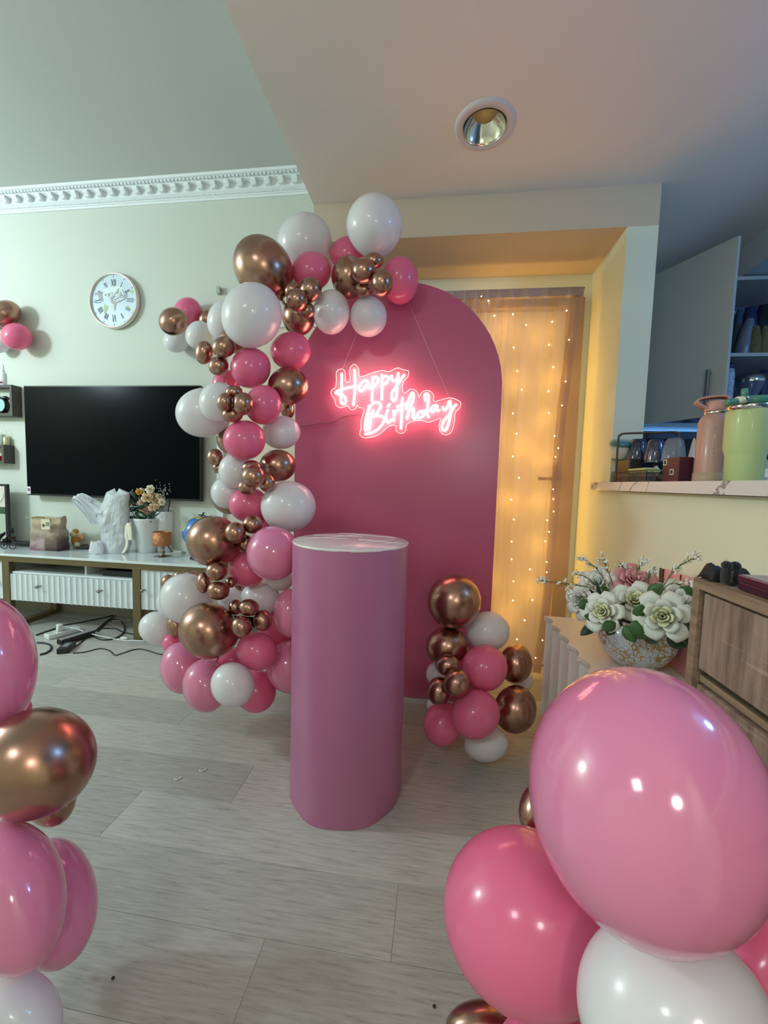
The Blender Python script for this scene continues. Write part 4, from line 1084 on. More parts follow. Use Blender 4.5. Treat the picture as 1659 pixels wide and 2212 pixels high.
def petal(q, c, ax, th, r0, r1, h0, h1, wd, curl, nu=7, nv=6):
    e1 = ax.orthogonal().normalized(); e2 = ax.cross(e1)
    def f(u, v):
        ww = wd*math.sin(PI*min(1, .12+.80*v))**.6*(u-.5)*2
        a = th+ww; r = r0+(r1-r0)*v**1.2+curl*max(0, v-.6)**2*6*r1
        z = h0+(h1-h0)*math.sin(v*PI/2)-curl*max(0, v-.65)**2*5*r1-.10*(abs(u-.5)*2)**2*(h1-h0)*v
        return c+(e1*math.cos(a)+e2*math.sin(a))*r+ax*z
    q.grid(f, nu, nv)
def rose(parent, c, ax, Rr, m_in, m_out, pieces=False, name='rose', rnd=random.Random(5), label=None):
    ax = Vector(ax).normalized(); c = Vector(c)
    layers = [(.02, .12, 3, 1.2, .0, .80), (.08, .26, 4, .95, .02, .82), (.16, .42, 5, .72, .05, .78), (.24, .66, 5, .70, .10, .66), (.30, .98, 6, .64, .16, .46)]
    root = MB().ell(c-ax*Rr*.35, Rr*.22, n=10, m=6).build(name, m_out, parent)
    if label: root['label'] = label
    allq = None if pieces else MB()
    for li, (r0, r1, n_p, wd, curl, hh) in enumerate(layers):
        for k in range(n_p):
            th = 2*PI*(k+.37*li)/n_p+rnd.uniform(-.15, .15)
            q = MB() if pieces else allq
            petal(q, c-ax*Rr*.35, ax, th, r0*Rr, r1*Rr*rnd.uniform(.93, 1.06), 0, (hh+.08)*Rr*rnd.uniform(.94, 1.05), wd, curl)
            if pieces: q.build('petal', m_in if li < 3 else m_out, root, solid=.0006)
    if not pieces: allq.build('petals', m_out if m_in is None else m_in, root, solid=.0005)
    return root
def leaf(parent, base, tip, wd, m_, nrm=None, bend=.15, name='leaf'):
    base, tip = Vector(base), Vector(tip); d = tip-base; ln_ = d.length; d.normalize()
    nrm = Vector(nrm) if nrm else (CAM-base).normalized()
    s = d.cross(nrm).normalized(); nn = s.cross(d)
    def f(u, v):
        w_ = wd*math.sin(PI*min(1, v*.96+.02))**.75*(1-.25*v)
        return base+d*ln_*v+s*(u-.5)*2*w_+nn*(-abs(u-.5)*w_*.7+bend*ln_*math.sin(PI*v)*.5)
    return MB().grid(f, 5, 9).build(name, m_, parent, solid=.0005)
bq = thing('rose_bouquet', vc+Vector((0, 0, 40*u_)), 'bouquet of peach and orange roses with white gypsophila standing in the white vase', 'flowers')
pe = mat('peach_petal', (.85, .62, .40), .6, translucent=.15); og = mat('orange_petal', (.85, .38, .04), .6); cm_ = mat('cream_petal', (.86, .78, .60), .6); pk = mat('blush_petal', (.80, .50, .34), .6)
for x, y, r_, m_ in ((318, 1075, 11, pe), (335, 1072, 11, pe), (341, 1083, 10, pe), (315, 1103, 10, pk), (331, 1096, 9, pe), (273, 1087, 9, og), (272, 1071, 9, cm_), (262, 1078, 8, cm_), (300, 1063, 6, og), (309, 1060, 7, cm_), (324, 1057, 9, cm_), (347, 1072, 9, pe), (350, 1085, 7, cm_), (305, 1085, 7, pk), (337, 1095, 7, pk)):
    P_ = at(x, y, Y=vc.y-.02+.03*math.sin(x))
    rose(bq, P_, (CAM-P_).normalized()+Vector((0.25*math.sin(x*3), 0, .35)), px(r_, P_), m_, m_, name='rose')
for x0, y0_, x1, y1_, w_ in ((275, 1103, 257, 1128, 6), (300, 1115, 306, 1140, 7), (318, 1112, 326, 1128, 7), (285, 1075, 290, 1090, 7), (325, 1112, 340, 1100, 5), (295, 1105, 315, 1118, 7), (283, 1060, 292, 1075, 6), (292, 1096, 280, 1105, 6), (300, 1100, 310, 1090, 6), (330, 1118, 347, 1106, 2)):
    A_ = at(x0, y0_, Y=vc.y-.03); B_ = at(x1, y1_, Y=vc.y-.05)
    leaf(bq, A_, B_, px(w_, A_), leafm if x1 < 260 else leafd)
q = MB()
for x in (270, 285, 300, 315, 330, 345): q.tube(bez([vc+Vector((0, 0, 30*u_)), at((x+300)/2, 1105, Y=vc.y), at(x, 1085, Y=vc.y)], 4), .0022, 5)
q.build('stems', stemm, bq)
fol = MB(); rg = random.Random(2)
for i in range(60):
    x = rg.uniform(268, 345); y = rg.uniform(1068, 1122) if 280 < x < 335 else rg.uniform(1065, 1098)
    P_ = at(x, y, Y=vc.y+rg.uniform(0, .05)); d = Vector((rg.uniform(-1, 1), rg.uniform(-.6, .2), rg.uniform(-.6, 1))).normalized()
    fol.tube([P_, P_+d*.018, P_+d*.036], [.003, .009, .001], 5)
fo = fol.build('filler_leaves', leafd, bq); fo['kind'] = 'stuff'
gy = MB()
for i in range(150):
    k = rg.random()
    if k < .5: x, y = rg.gauss(352, 9), rg.gauss(1064, 8)
    elif k < .75: x, y = rg.gauss(297, 8), rg.gauss(1078, 8)
    elif k < .88: x, y = rg.gauss(291, 5), rg.gauss(1111, 4)
    else: x, y = rg.gauss(292, 6), rg.gauss(1060, 4)
    P_ = at(x, y, Y=vc.y-.045+rg.uniform(0, .03)); gy.ell(P_, .0024, n=5, m=4)
go = gy.build('gypsophila', mat('gyp_white', (.85, .85, .82), .7), bq); go['kind'] = 'stuff'

# candle lamp, cable coil, globe
p = onb(351, 1202); u_ = px(1, p)
cl_ = thing('candle_holder', p, 'copper relief candle holder on a silver stem beside the white vases', 'candle holder')
cop = mat('copper_relief', (.50, .20, .09), .35, .6, bump=.9, bscale=70)
MB().lathe([(17*u_, 0), (16*u_, .003), (6*u_, .010), (4*u_, .018), (6.5*u_, .030), (3.5*u_, .042), (5*u_, 22*u_), (5*u_, 24*u_)], p, 28).build('stem', mat('pewter', (.30, .29, .27), .25, .9), cl_)
MB().lathe([(.001, 24*u_), (18*u_, 24*u_), (19.5*u_, 26*u_), (19*u_, 54*u_), (17.8*u_, 54*u_), (17.6*u_, 30*u_), (.001, 30*u_)], p, 40).build('cup', cop, cl_)
tvc = at(367, 1082, Y=2.56); cb_ = at(352, 1150, Y=2.5)
tcab = MB().tube(bez([tvc, at(362, 1110, Y=2.56), at(354, 1140, Y=2.55), (cb_.x, 2.54, TZ+.06), (cb_.x+.05, 2.54, TZ+.008), (cb_.x+.12, 2.52, TZ+.006)], 6), .0035, 8).build('tv_cable', black)
tag(tcab, 'black cable hanging from the underside of the television to the bench', 'cable')
p = onb(383, 1203); cw = mat('white_cable', (.62, .62, .62), .4)
cc_ = thing('charger_cable_coil', p, 'coiled white cable with a small white adapter on the bench by the globe', 'cable')
pts = []
for i in range(110):
    a_ = i*.33; r_ = px(13+2.2*math.sin(i*.9), p); pts.append(p+Vector((math.cos(a_)*r_, .015+math.sin(a_)*r_*.8, .006+.016*(1+math.sin(a_*.93))*.6+.00022*i)))
MB().tube(pts, .0020, 6).build('coil', cw, cc_)
MB().box(p.x-px(9, p), p.x+px(9, p), p.y-.0, p.y+.028, TZ+.012, TZ+.012+px(9, p), .004).build('adapter', wplast, cc_)
gp = at(432, 1150, Y=2.42); gr = px(35, gp)
gl = thing('globe', (gp.x, 2.42, TZ), 'blue world globe mostly hidden behind the large chrome balloon on the bench', 'globe')
gm = mat('globe_print', (.05, .22, .62), .25, coat=.8)
N, L, b = nodes_of(gm); tc = N.new('ShaderNodeTexCoord'); nz = N.new('ShaderNodeTexNoise'); nz.inputs['Scale'].default_value = 9; nz.inputs['Detail'].default_value = 3
L.new(tc.outputs['Object'], nz.inputs['Vector']); cr = N.new('ShaderNodeValToRGB'); cr.color_ramp.interpolation = 'CONSTANT'; e = cr.color_ramp.elements
e[0].position = 0; e[0].color = (.04, .17, .60, 1); e[1].position = .54; e[1].color = (.55, .50, .12, 1)
q = cr.color_ramp.elements.new(.62); q.color = (.12, .40, .12, 1)
L.new(nz.outputs['Fac'], cr.inputs[0]); L.new(cr.outputs[0], b.inputs['Base Color'])
MB().ell(gp, gr, n=40, m=24).build('ball', gm, gl)
MB().tube([gp+Vector((math.sin(a_), 0, -math.cos(a_)))*gr*1.08 for a_ in [PI*(i/16)*1.0+.1 for i in range(17)]], .004, 8).build('meridian_arm', black, gl)
q = MB().lathe([(gr*.6, 0), (gr*.55, .012), (.01, .018), (.008, gp.z-TZ-gr)], (gp.x, 2.42, TZ), 28); q.build('stand', black, gl)
MB().tube([gp+Vector((.01, 0, gr)), gp+Vector((.03, 0, gr*1.25))], .005, 8).build('axis_pin', black, gl)

# left edge: pictures, spectacles, black flowers
p = at(17, 1046, Y=2.5)
pf = thing('picture_frame', (p.x-.1, 2.45, TZ), 'black framed picture with cream circles leaning on the wall at the left edge', 'picture')
zf0, zf1 = at(10, 1095, Y=2.5).z, p.z
for nm, bx_, mm_ in (('frame', (p.x-.24, p.x, 2.49, 2.51, TZ+.002, zf1), black), ('print', (p.x-.225, p.x-.015, 2.487, 2.491, zf0, zf1-.015), mat('print_cream', (.66, .58, .50), .5)), ('lower_print', (p.x-.225, p.x-.015, 2.486, 2.491, TZ+.03, zf0-.05), mat('print_green', (.40, .46, .36), .5)), ('passepartout', (p.x-.225, p.x-.015, 2.4875, 2.491, zf0-.05, zf0), stemm)):
    MB().box(*bx_).build(nm, mm_, pf)
cz = at(2, 1070, Y=2.485)
for k in range(4): MB().tube([(cz.x-.03+.05*math.cos(2*PI*i/20)*(1-.15*k), 2.4855, cz.z-.012*k+.034*math.sin(2*PI*i/20)*(1-.2*k)) for i in range(20)], .003, 6, close=True).build('print_ring', mat('ring_white', (.82, .80, .76), .5), pf)
p = at(8, 1170, Y=2.36)
bfl = thing('black_flowers', (p.x, 2.4, TZ), 'bunch of black fabric flowers at the left end of the bench', 'flowers')
rg = random.Random(9); blk = mat('black_fabric', (.018, .012, .014), .8)
for (x, y, r_) in ((4, 1160, 13), (28, 1146, 10), (14, 1168, 12), (30, 1163, 8)):
    P_ = at(x, y, Y=2.38); q = MB()
    for k in range(9):
        d = Vector((rg.uniform(-1, 1), rg.uniform(-1, .3), rg.uniform(-.7, 1))).normalized(); e = px(r_, P_)
        q.tube([P_, P_+d*e*.6, P_+d*e], [e*.10, e*.24, e*.03], 6)
    q.build('flower', blk, bfl)
q = MB(); q.tube([(p.x-.06, 2.4, TZ+.004), (p.x, 2.39, TZ+.05), (p.x+.04, 2.38, TZ+.09)], .003, 6); q.build('stem', blk, bfl)
p = onb(18, 1187)
gs = thing('spectacles', (p.x, 2.3, TZ), 'black rimmed spectacles lying at the left end of the bench', 'spectacles')
gc = p+Vector((0, 0, .002)); 
for sx in (-1, 1):
    MB().tube([gc+Vector((sx*.034+.026*math.cos(2*PI*i/20), 0, .021+.019*math.sin(2*PI*i/20))) for i in range(20)], .0028, 6, close=True).build('rim', black, gs)
    MB().tube([gc+Vector((sx*.060, 0, .03)), gc+Vector((sx*.062, .06, .028)), gc+Vector((sx*.060, .13, .018))], .0022, 6).build('temple', black, gs)
MB().tube([gc+Vector((-.008, 0, .028)), gc+Vector((0, 0, .031)), gc+Vector((.008, 0, .028))], .0022, 6).build('bridge', black, gs)
p = onb(45, 1182)
MBk = MB().box(at(25, 1170, Y=2.5).x, at(58, 1170, Y=2.5).x+.1, 2.47, 2.53, TZ, TZ+.03, .004).build('soundbar', black)
tag(MBk, 'low black bar shaped speaker lying at the back of the bench behind the bag', 'speaker')

# cables and power strips on the floor
def fp(x, y, z=.0): return at(x, y, Z=z)
def cable(name, pts, r, m_, label, lift=None):
    P = []
    for i, (x, y) in enumerate(pts):
        z = r+.001+(lift[i] if lift else 0); P.append(at(x, y, Z=z))
    o = MB().tube(bez(P, 6), r, 7).build(name, m_); tag(o, label, 'cable'); return o
def strip(name, xa_, ya_, xb_, yb_, wd, ht, m_, mh, nsock, label):
    A, B2 = fp(xa_, ya_), fp(xb_, yb_); d = (B2-A); ln_ = d.length; d.normalize(); ang = math.atan2(d.y, d.x)
    t = thing(name, (A+B2)/2, label, 'power strip'); MX = Matrix.Translation((A+B2)/2) @ Matrix.Rotation(ang, 4, 'Z')
    q = MB(); q.X = MX; q.box(-ln_/2, ln_/2, -wd/2, wd/2, .001, ht, .005); q.build('housing', m_, t)
    for k in range(nsock):
        x = -ln_/2+ln_*(k+.6)/(nsock+.2); q = MB(); q.X = MX
        q.box(x-.018, x+.018, -.018, .018, ht-.0005, ht+.0015, .001)
        for sx, sy in ((0, .008), (-.008, -.006), (.008, -.006)): q.box(x+sx-.002, x+sx+.002, sy-.004, sy+.004, ht+.001, ht+.003)
        q.build('socket', mh, t)
    return t, MX, ln_
ws_, MX, ln_ = strip('white_power_strip', 100, 1381, 170, 1362, .065, .030, wplast, mat('socket_grey', (.5, .5, .5), .5), 4, 'white power strip on the floor under the bench with a white plug in it')
q = MB(); q.X = MX; q.box(-ln_*.18, -ln_*.02, -.016, .016, .032, .075, .005); q.build('plug', wplast, ws_)
bs_, MX, ln_ = strip('black_power_strip', 128, 1394, 200, 1372, .060, .034, black, mat('socket_dark', (.3, .3, .3), .5), 5, 'black power strip on the floor right in front of the white one')
A, B2 = fp(131, 1416), fp(156, 1394); d = (B2-A).normalized(); ang = math.atan2(d.y, d.x)
q = MB(); q.X = Matrix.Translation((A+B2)/2+Vector((0, 0, 0))) @ Matrix.Rotation(ang, 4, 'Z')
q.box(-.055, .055, -.028, .028, .001, .032, .004); po = q.build('power_adapter', mat('adapter_black', (.015, .018, .018), .3))
tag(po, 'black laptop style power brick lying alone on the floor', 'adapter')
q = MB(); q.X = Matrix.Translation((A+B2)/2) @ Matrix.Rotation(ang, 4, 'Z'); q.box(-.03, .035, -.016, .016, .032, .0325)
q.build('rating_label', mat('label_dark_grey', (.12, .13, .13), .4), po)
q = MB(); q.X = Matrix.Translation((A+B2)/2) @ Matrix.Rotation(ang, 4, 'Z')
for k in range(4): q.box(-.024, .02-.006*(k % 2), -.011+.006*k, -.009+.006*k, .0325, .0328)
q.build('label_print', mat('print_light_grey', (.5, .5, .5), .5), po)
cable('thin_black_cable', [(158, 1411), (185, 1408), (215, 1401), (236, 1405), (248, 1415), (262, 1412), (290, 1403), (312, 1403), (345, 1413), (372, 1412)], .003, black, 'thin black cable snaking from the power brick towards the garland')
cable('black_cable', [(160, 1398), (172, 1390), (185, 1378), (196, 1368), (206, 1362), (220, 1350), (240, 1335), (262, 1322)], .0035, black, 'black cable running from the power brick up behind the bench leg')
cable('white_extension_cable', [(124, 1370), (126, 1356), (138, 1353), (165, 1358), (190, 1367), (225, 1376), (258, 1382), (285, 1384), (312, 1385)], .0038, wplast, 'white cable arching over the strips towards the bench leg', lift=[.06, .07, .06, .04, .02, .004, 0, 0, 0])
q = fp(268, 1382); MB2 = MB().ell(q+Vector((0, 0, .010)), .028, .010, .009).build('inline_switch', wplast); tag(MB2, 'small white inline switch on the white cable near the bench leg', 'switch')
cable('black_cable', [(78, 1372), (100, 1364), (118, 1358), (130, 1352), (170, 1345), (205, 1338), (240, 1330), (262, 1318)], .004, black, 'black cable along the floor behind the power strips')
cable('dark_blue_cable', [(80, 1388), (96, 1389), (108, 1393), (110, 1402), (100, 1410), (86, 1414)], .005, mat('navy_cable', (.01, .015, .05), .35), 'thick navy cable loop beside the left foreground balloon')
cable('black_cable', [(195, 1372), (222, 1382), (250, 1378), (267, 1366), (268, 1350), (258, 1340), (240, 1338), (225, 1350), (210, 1364)], .004, black, 'black cable curled in a wide loop before the bench leg')
cable('black_cable', [(215, 1358), (232, 1357), (250, 1358), (265, 1365), (288, 1370)], .004, black, 'short black cable reaching to the foot of the bench leg')
cable('beige_cable', [(235, 1344), (250, 1352), (268, 1353), (266, 1343), (246, 1341), (262, 1340), (285, 1341)], .004, mat('beige_cable_m', (.40, .36, .28), .4), 'beige cable coil under the bench right in front of the wall')
q = MB()
for i in range(5):
    a0_ = fp(262+3*i, 1322+2*i)
    q.tube(bez([a0_+Vector((0, 0, .004)), a0_+Vector((.03, .02, .05)), a0_+Vector((.05*math.sin(i), .05, .11)), a0_+Vector((-.02, .06, .17))], 5), .004, 6)
o = q.build('cable_bundle', black); o['kind'] = 'stuff'; tag(o, 'tangle of black cables rising behind the right bench leg', 'cables')

# crumbs on the floor
for (x, y, l_) in ((383, 1683, 'pale curled scrap on the floor, left one of two'), (437, 1665, 'pale curled scrap on the floor, right one of two')):
    p = fp(x, y); o = MB().tube(bez([p+Vector((-.012, 0, .002)), p+Vector((0, -.006, .002)), p+Vector((.010, .004, .002)), p+Vector((.006, .010, .002))], 4), .0018, 6).build('scrap', mat('scrap_white', (.75, .72, .65), .6)); tag(o, l_, 'scrap')
for (x, y, l_) in ((244, 2115, 'small dark crumb on the floor near the left balloons'), (938, 2176, 'small dark crumb on the floor near the brown balloon at the bottom')):
    p = fp(x, y); o = MB().ell(p+Vector((0, 0, .0025)), .0035, .003, .0025, 8, 6).build('crumb', mat('dark_crumb', (.03, .025, .02), .8)); tag(o, l_, 'crumb')
# ------------------------------------------------------------------ right side furniture
FX = .475
# white fluted side cabinet
wc_ = thing('side_cabinet', (.62, 1.3, 0), 'low white cabinet with scalloped front edge standing along the right wall', 'cabinet')
CZ = .487; Y0, Y1 = .83, 1.735
nfl = 9
def wavex(y): 
    t = ((Y1-y)/(Y1-Y0)*nfl) % 1.0
    return FX+.020*(1-abs(2*t-1)**2.0)
ys = [Y1-(Y1-Y0)*i/(nfl*8) for i in range(nfl*8+1)]
wcm = mat('cabinet_white', (.78, .74, .66), .35, coat=.2)
MB().prism([(wavex(y)-.005, y) for y in ys]+[(WX-.004, Y0), (WX-.004, Y1)], .014, off=CZ-.014, ax='Z').build('top', wcm, wc_)
MB().prism([(wavex(y)+.004, y) for y in ys]+[(FX+.03, Y0), (FX+.03, Y1)], CZ-.017-.05, off=.05, ax='Z').build('fluted_front', mat('flute_white', (.84, .82, .80), .4), wc_)
MB().prism([(wavex(y)-.0, y) for y in ys]+[(FX+.03, Y0), (FX+.03, Y1)], .004, off=CZ-.021, ax='Z').build('edge_bead', wcm, wc_)
MB().box(FX+.03, WX-.004, Y0, Y1, .05, CZ-.014).build('case', wcm, wc_)
MB().box(FX+.04, WX-.02, Y0+.02, Y1-.02, 0, .05).build('plinth_base', wcm, wc_)

# wooden chest of drawers
oakm = mat('limed_oak', (.30, .22, .16), .5)
N, L, b = nodes_of(oakm); tc = N.new('ShaderNodeTexCoord'); mp = N.new('ShaderNodeMapping'); mp.inputs['Scale'].default_value = (28, 28, 2.6)
nz = N.new('ShaderNodeTexNoise'); nz.inputs['Scale'].default_value = 1.6; nz.inputs['Detail'].default_value = 7; nz.inputs['Roughness'].default_value = .7
L.new(tc.outputs['Object'], mp.inputs[0]); L.new(mp.outputs[0], nz.inputs['Vector'])
cr = N.new('ShaderNodeValToRGB'); e = cr.color_ramp.elements; e[0].position = .32; e[0].color = (.15, .095, .072, 1); e[1].position = .66; e[1].color = (.38, .27, .215, 1)
q = cr.color_ramp.elements.new(.5); q.color = (.27, .185, .142, 1)
mp2 = N.new('ShaderNodeMapping'); mp2.inputs['Scale'].default_value = (6, 6, 110); n2 = N.new('ShaderNodeTexNoise'); n2.inputs['Scale'].default_value = 1.2; n2.inputs['Detail'].default_value = 2
L.new(tc.outputs['Object'], mp2.inputs[0]); L.new(mp2.outputs[0], n2.inputs['Vector'])
mr = N.new('ShaderNodeMapRange'); mr.inputs[1].default_value = .60; mr.inputs[2].default_value = .75; mr.inputs[4].default_value = .38; L.new(n2.outputs['Fac'], mr.inputs[0])
mx = N.new('ShaderNodeMix'); mx.data_type = 'RGBA'; L.new(mr.outputs[0], mx.inputs[0]); L.new(nz.outputs['Fac'], cr.inputs[0]); L.new(cr.outputs[0], mx.inputs[6]); mx.inputs[7].default_value = (.58, .47, .38, 1)
L.new(mx.outputs[2], b.inputs['Base Color'])
oak2 = mat('oak_frame', (.30, .215, .14), .5)
N, L, b = nodes_of(oak2); tc = N.new('ShaderNodeTexCoord'); mp = N.new('ShaderNodeMapping'); mp.inputs['Scale'].default_value = (60, 3, 60)
nz = N.new('ShaderNodeTexNoise'); nz.inputs['Scale'].default_value = 1.6; nz.inputs['Detail'].default_value = 6
L.new(tc.outputs['Object'], mp.inputs[0]); L.new(mp.outputs[0], nz.inputs['Vector'])
cr = N.new('ShaderNodeValToRGB'); e = cr.color_ramp.elements; e[0].position = .3; e[0].color = (.18, .12, .075, 1); e[1].position = .7; e[1].color = (.36, .25, .165, 1)
L.new(nz.outputs['Fac'], cr.inputs[0]); L.new(cr.outputs[0], b.inputs['Base Color'])
CY1, CY0, CHZ = .797, .02, .873
ch = thing('chest_of_drawers', (.62, .4, 0), 'limed oak chest of drawers at the right edge with handleless drawers', 'chest of drawers')
MB().box(FX, WX-.004, CY0, CY1, CHZ-.018, CHZ, .001).build('top', oak2, ch)
MB().box(FX, WX-.004, CY1-.018, CY1, 0, CHZ-.018, .001).build('side_panel', oak2, ch)
MB().box(FX, WX-.004, CY0, CY0+.018, 0, CHZ-.018, .001).build('side_panel', oak2, ch)
MB().box(WX-.012, WX-.004, CY0+.018, CY1-.018, .02, CHZ-.018).build('back', oak2, ch)
MB().box(FX+.03, WX-.012, CY0+.018, CY1-.018, .04, CHZ-.02).build('inner_case', mat('recess_dark', (.03, .025, .02), .8), ch)
z = CHZ-.018-.006
dz = at(1500, 1443, X=FX).z; dh = z-dz; gap = .030
for k in range(4):
    z1 = z-k*(dh+gap); z0 = z1-dh
    if k == 3: z0 = .05
    MB().box(FX+.008, FX+.028, CY0+.021, CY1-.021, z0, z1, .0012).build('drawer', oakm, ch)
    if k < 3: MB().box(FX+.014, FX+.030, CY0+.018, CY1-.018, z0-gap+.004, z0-gap+.016, .001).build('rail', oak2, ch)

# box on the chest, black organza pouch, pink gift bag
pbx = at(1597, 1270, Z=CHZ)
pbx = at(1597, 1275, Z=CHZ)
bgm = mat('burgundy_card', (.055, .012, .025), .35)
bo = thing('burgundy_box', (pbx.x+.07, pbx.y-.06, CHZ), 'flat dark burgundy box lying on the oak chest of drawers', 'box')
zb1 = CHZ+at(1597, 1242, Y=pbx.y).z-pbx.z
MB().box(pbx.x, WX-.03, pbx.y-.20, pbx.y+.004, CHZ+.001, CHZ+(zb1-CHZ)*.55, .0015).build('tray', bgm, bo)
MB().box(pbx.x-.001, WX-.029, pbx.y-.201, pbx.y+.005, CHZ+(zb1-CHZ)*.57, zb1, .0015).build('lid', mat('burgundy_lid', (.08, .02, .035), .3, coat=.3), bo)
MB().box(pbx.x+.002, WX-.033, pbx.y-.197, pbx.y+.001, zb1, zb1+.0012).build('lid_label', mat('grey_card', (.30, .27, .28), .35, coat=.3), bo)

org = mat('black_organza', (.02, .018, .018), .6, alpha=.72)
pa = at(1515, 1251, Z=CHZ); pc_ = at(1603, 1254, Z=CHZ)
PY = min(pa.y, CY1-.02)
og_ = thing('organza_pouch', ((pa.x+pc_.x)/2, .73, CHZ), 'black organza gift pouch lying at the far edge of the oak chest', 'pouch')
hz = at(1530, 1219, Y=PY).z-CHZ
def pouch(u, v):
    x = pa.x+(pc_.x-pa.x)*u; a = PI*v
    hgt = hz*(.95-.25*u+.10*math.sin(9*u))*min(1, 8*u+.15)*min(1, 6*(1-u)+.5)
    return (x, PY-.018*math.cos(a), CHZ+.001+hgt*math.sin(a)+.004*noise.noise(Vector((u*9, v*4, 0))))
MB().grid(pouch, 30, 14).build('organza', org, og_, solid=.0005)
MB().box(pa.x+.004, pc_.x-.004, PY-.014, PY+.014, CHZ+.001, CHZ+hz*.42, .004).build('contents', mat('black_satin', (.008, .008, .009), .35), og_)
VY = PY-.035
pv = at(1577, 1247, Y=VY); hv = at(1577, 1213, Y=VY).z-CHZ
vb = thing('velvet_box', (pv.x, VY, CHZ), 'tiny black velvet bow box standing against the organza pouch on the chest', 'box')
ww = px(15, pv)
MB().box(pv.x-ww, pv.x+ww, VY-.010, VY+.010, CHZ+.001, CHZ+hv*.75, .006).build('body', mat('black_velvet', (.006, .006, .007), .9, sheen=.3), vb)
for sx in (-1, 1): MB().ell((pv.x+sx*ww*.55, VY, CHZ+hv*.82), ww*.62, .010, hv*.20).build('bow_loop', MATS['black_velvet'], vb)
q = MB()
for k in range(6): q.box(pv.x-ww*.45, pv.x-ww*.25, VY-.0110, VY-.0098, CHZ+hv*(.16+.085*k), CHZ+hv*(.16+.085*k)+.003)
q.build('foil_print', mat('silver_print', (.4, .4, .4), .3, .8), vb)
gbm = mat('pink_card', (.80, .32, .36), .4, coat=.3, var=.08, vscale=12)
g0 = at(1427, 1226, Y=.95); g1_ = at(1508, 1226, Y=.90)
gb = thing('pink_gift_bag', (.73, 1.2, CZ), 'pink gift bag with black edging standing against the wall behind the rose arrangement', 'gift bag')
gz1 = at(1427, 1228, X=.738).z
GY1 = at(1427, 1228, X=.738).y; GY0 = at(1506, 1228, X=.738).y
MB().box(.738, WX-.006, GY0, GY1, CZ+.001, gz1, .003).build('bag_body', gbm, gb)
MB().box(.735, .739, GY1-.022, GY1+.001, gz1-.05, gz1+.002).build('black_edge', black, gb)
gm_ = (GY0+GY1)/2-.02
MB().box(.736, .739, gm_-.002, gm_+.002, gz1-.06, gz1+.004).build('black_edge', black, gb)
MB().tube(bez([(.735, GY1-.02, gz1-.05), (.732, GY1-.07, gz1-.08), (.732, gm_-.03, gz1-.075), (.735, GY0+.03, gz1-.04)], 5), .0022, 6).build('cord_handle', black, gb)

# flower pot and its arrangement
pp = Vector((.635, 1.315, CZ))
potm = mat('crackle_glaze', (.62, .68, .80), .3, coat=.5)
N, L, b = nodes_of(potm); tc = N.new('ShaderNodeTexCoord'); nz = N.new('ShaderNodeTexNoise'); nz.inputs['Scale'].default_value = 30
mv = N.new('ShaderNodeMix'); mv.data_type = 'RGBA'; mv.inputs[0].default_value = .04; L.new(tc.outputs['Object'], mv.inputs[6]); L.new(tc.outputs['Object'], nz.inputs['Vector']); L.new(nz.outputs['Color'], mv.inputs[7])
vo = N.new('ShaderNodeTexVoronoi'); vo.feature = 'DISTANCE_TO_EDGE'; vo.inputs['Scale'].default_value = 62; L.new(mv.outputs[2], vo.inputs['Vector'])
n3 = N.new('ShaderNodeTexNoise'); n3.inputs['Scale'].default_value = 14; L.new(tc.outputs['Object'], n3.inputs['Vector'])
mr = N.new('ShaderNodeMapRange'); mr.inputs[1].default_value = .42; mr.inputs[2].default_value = .68; mr.inputs[3].default_value = .02; mr.inputs[4].default_value = .15; L.new(n3.outputs['Fac'], mr.inputs[0])
lt = N.new('ShaderNodeMath'); lt.operation = 'LESS_THAN'; L.new(vo.outputs['Distance'], lt.inputs[0]); L.new(mr.outputs[0], lt.inputs[1])
mx = N.new('ShaderNodeMix'); mx.data_type = 'RGBA'; L.new(lt.outputs[0], mx.inputs[0]); mx.inputs[6].default_value = (.60, .66, .76, 1); mx.inputs[7].default_value = (.42, .24, .10, 1)
L.new(mx.outputs[2], b.inputs['Base Color'])
pot = MB().lathe([(.055, 0), (.062, .004), (.088, .03), (.106, .065), (.110, .085), (.104, .115), (.090, .140), (.082, .146), (.076, .140), (.09, .11), (.07, .03), (.001, .02)], pp, 56).build('flower_pot', potm)
tag(pot, 'round white flower pot with brown gold crackle pattern on the white cabinet', 'pot')
fa = thing('flower_arrangement', pp+Vector((0, 0, .11)), 'artificial arrangement of white, greenish and pink roses in the crackle pot', 'flowers')
gw = mat('ivory_petal', (.80, .82, .74), .55, translucent=.12); gy_ = mat('lime_cream_petal', (.78, .80, .50), .55, translucent=.12); wp = mat('white_petal', (.80, .82, .80), .55, translucent=.12); pkp = mat('pink_petal', (.78, .36, .40), .55, translucent=.12)
rr = random.Random(4)
MB().ell(pp+Vector((0, 0, .118)), .074, .074, .035, 24, 12).build('foam', mat('moss_foam', (.03, .045, .02), .9, bump=.6, bscale=90), fa)
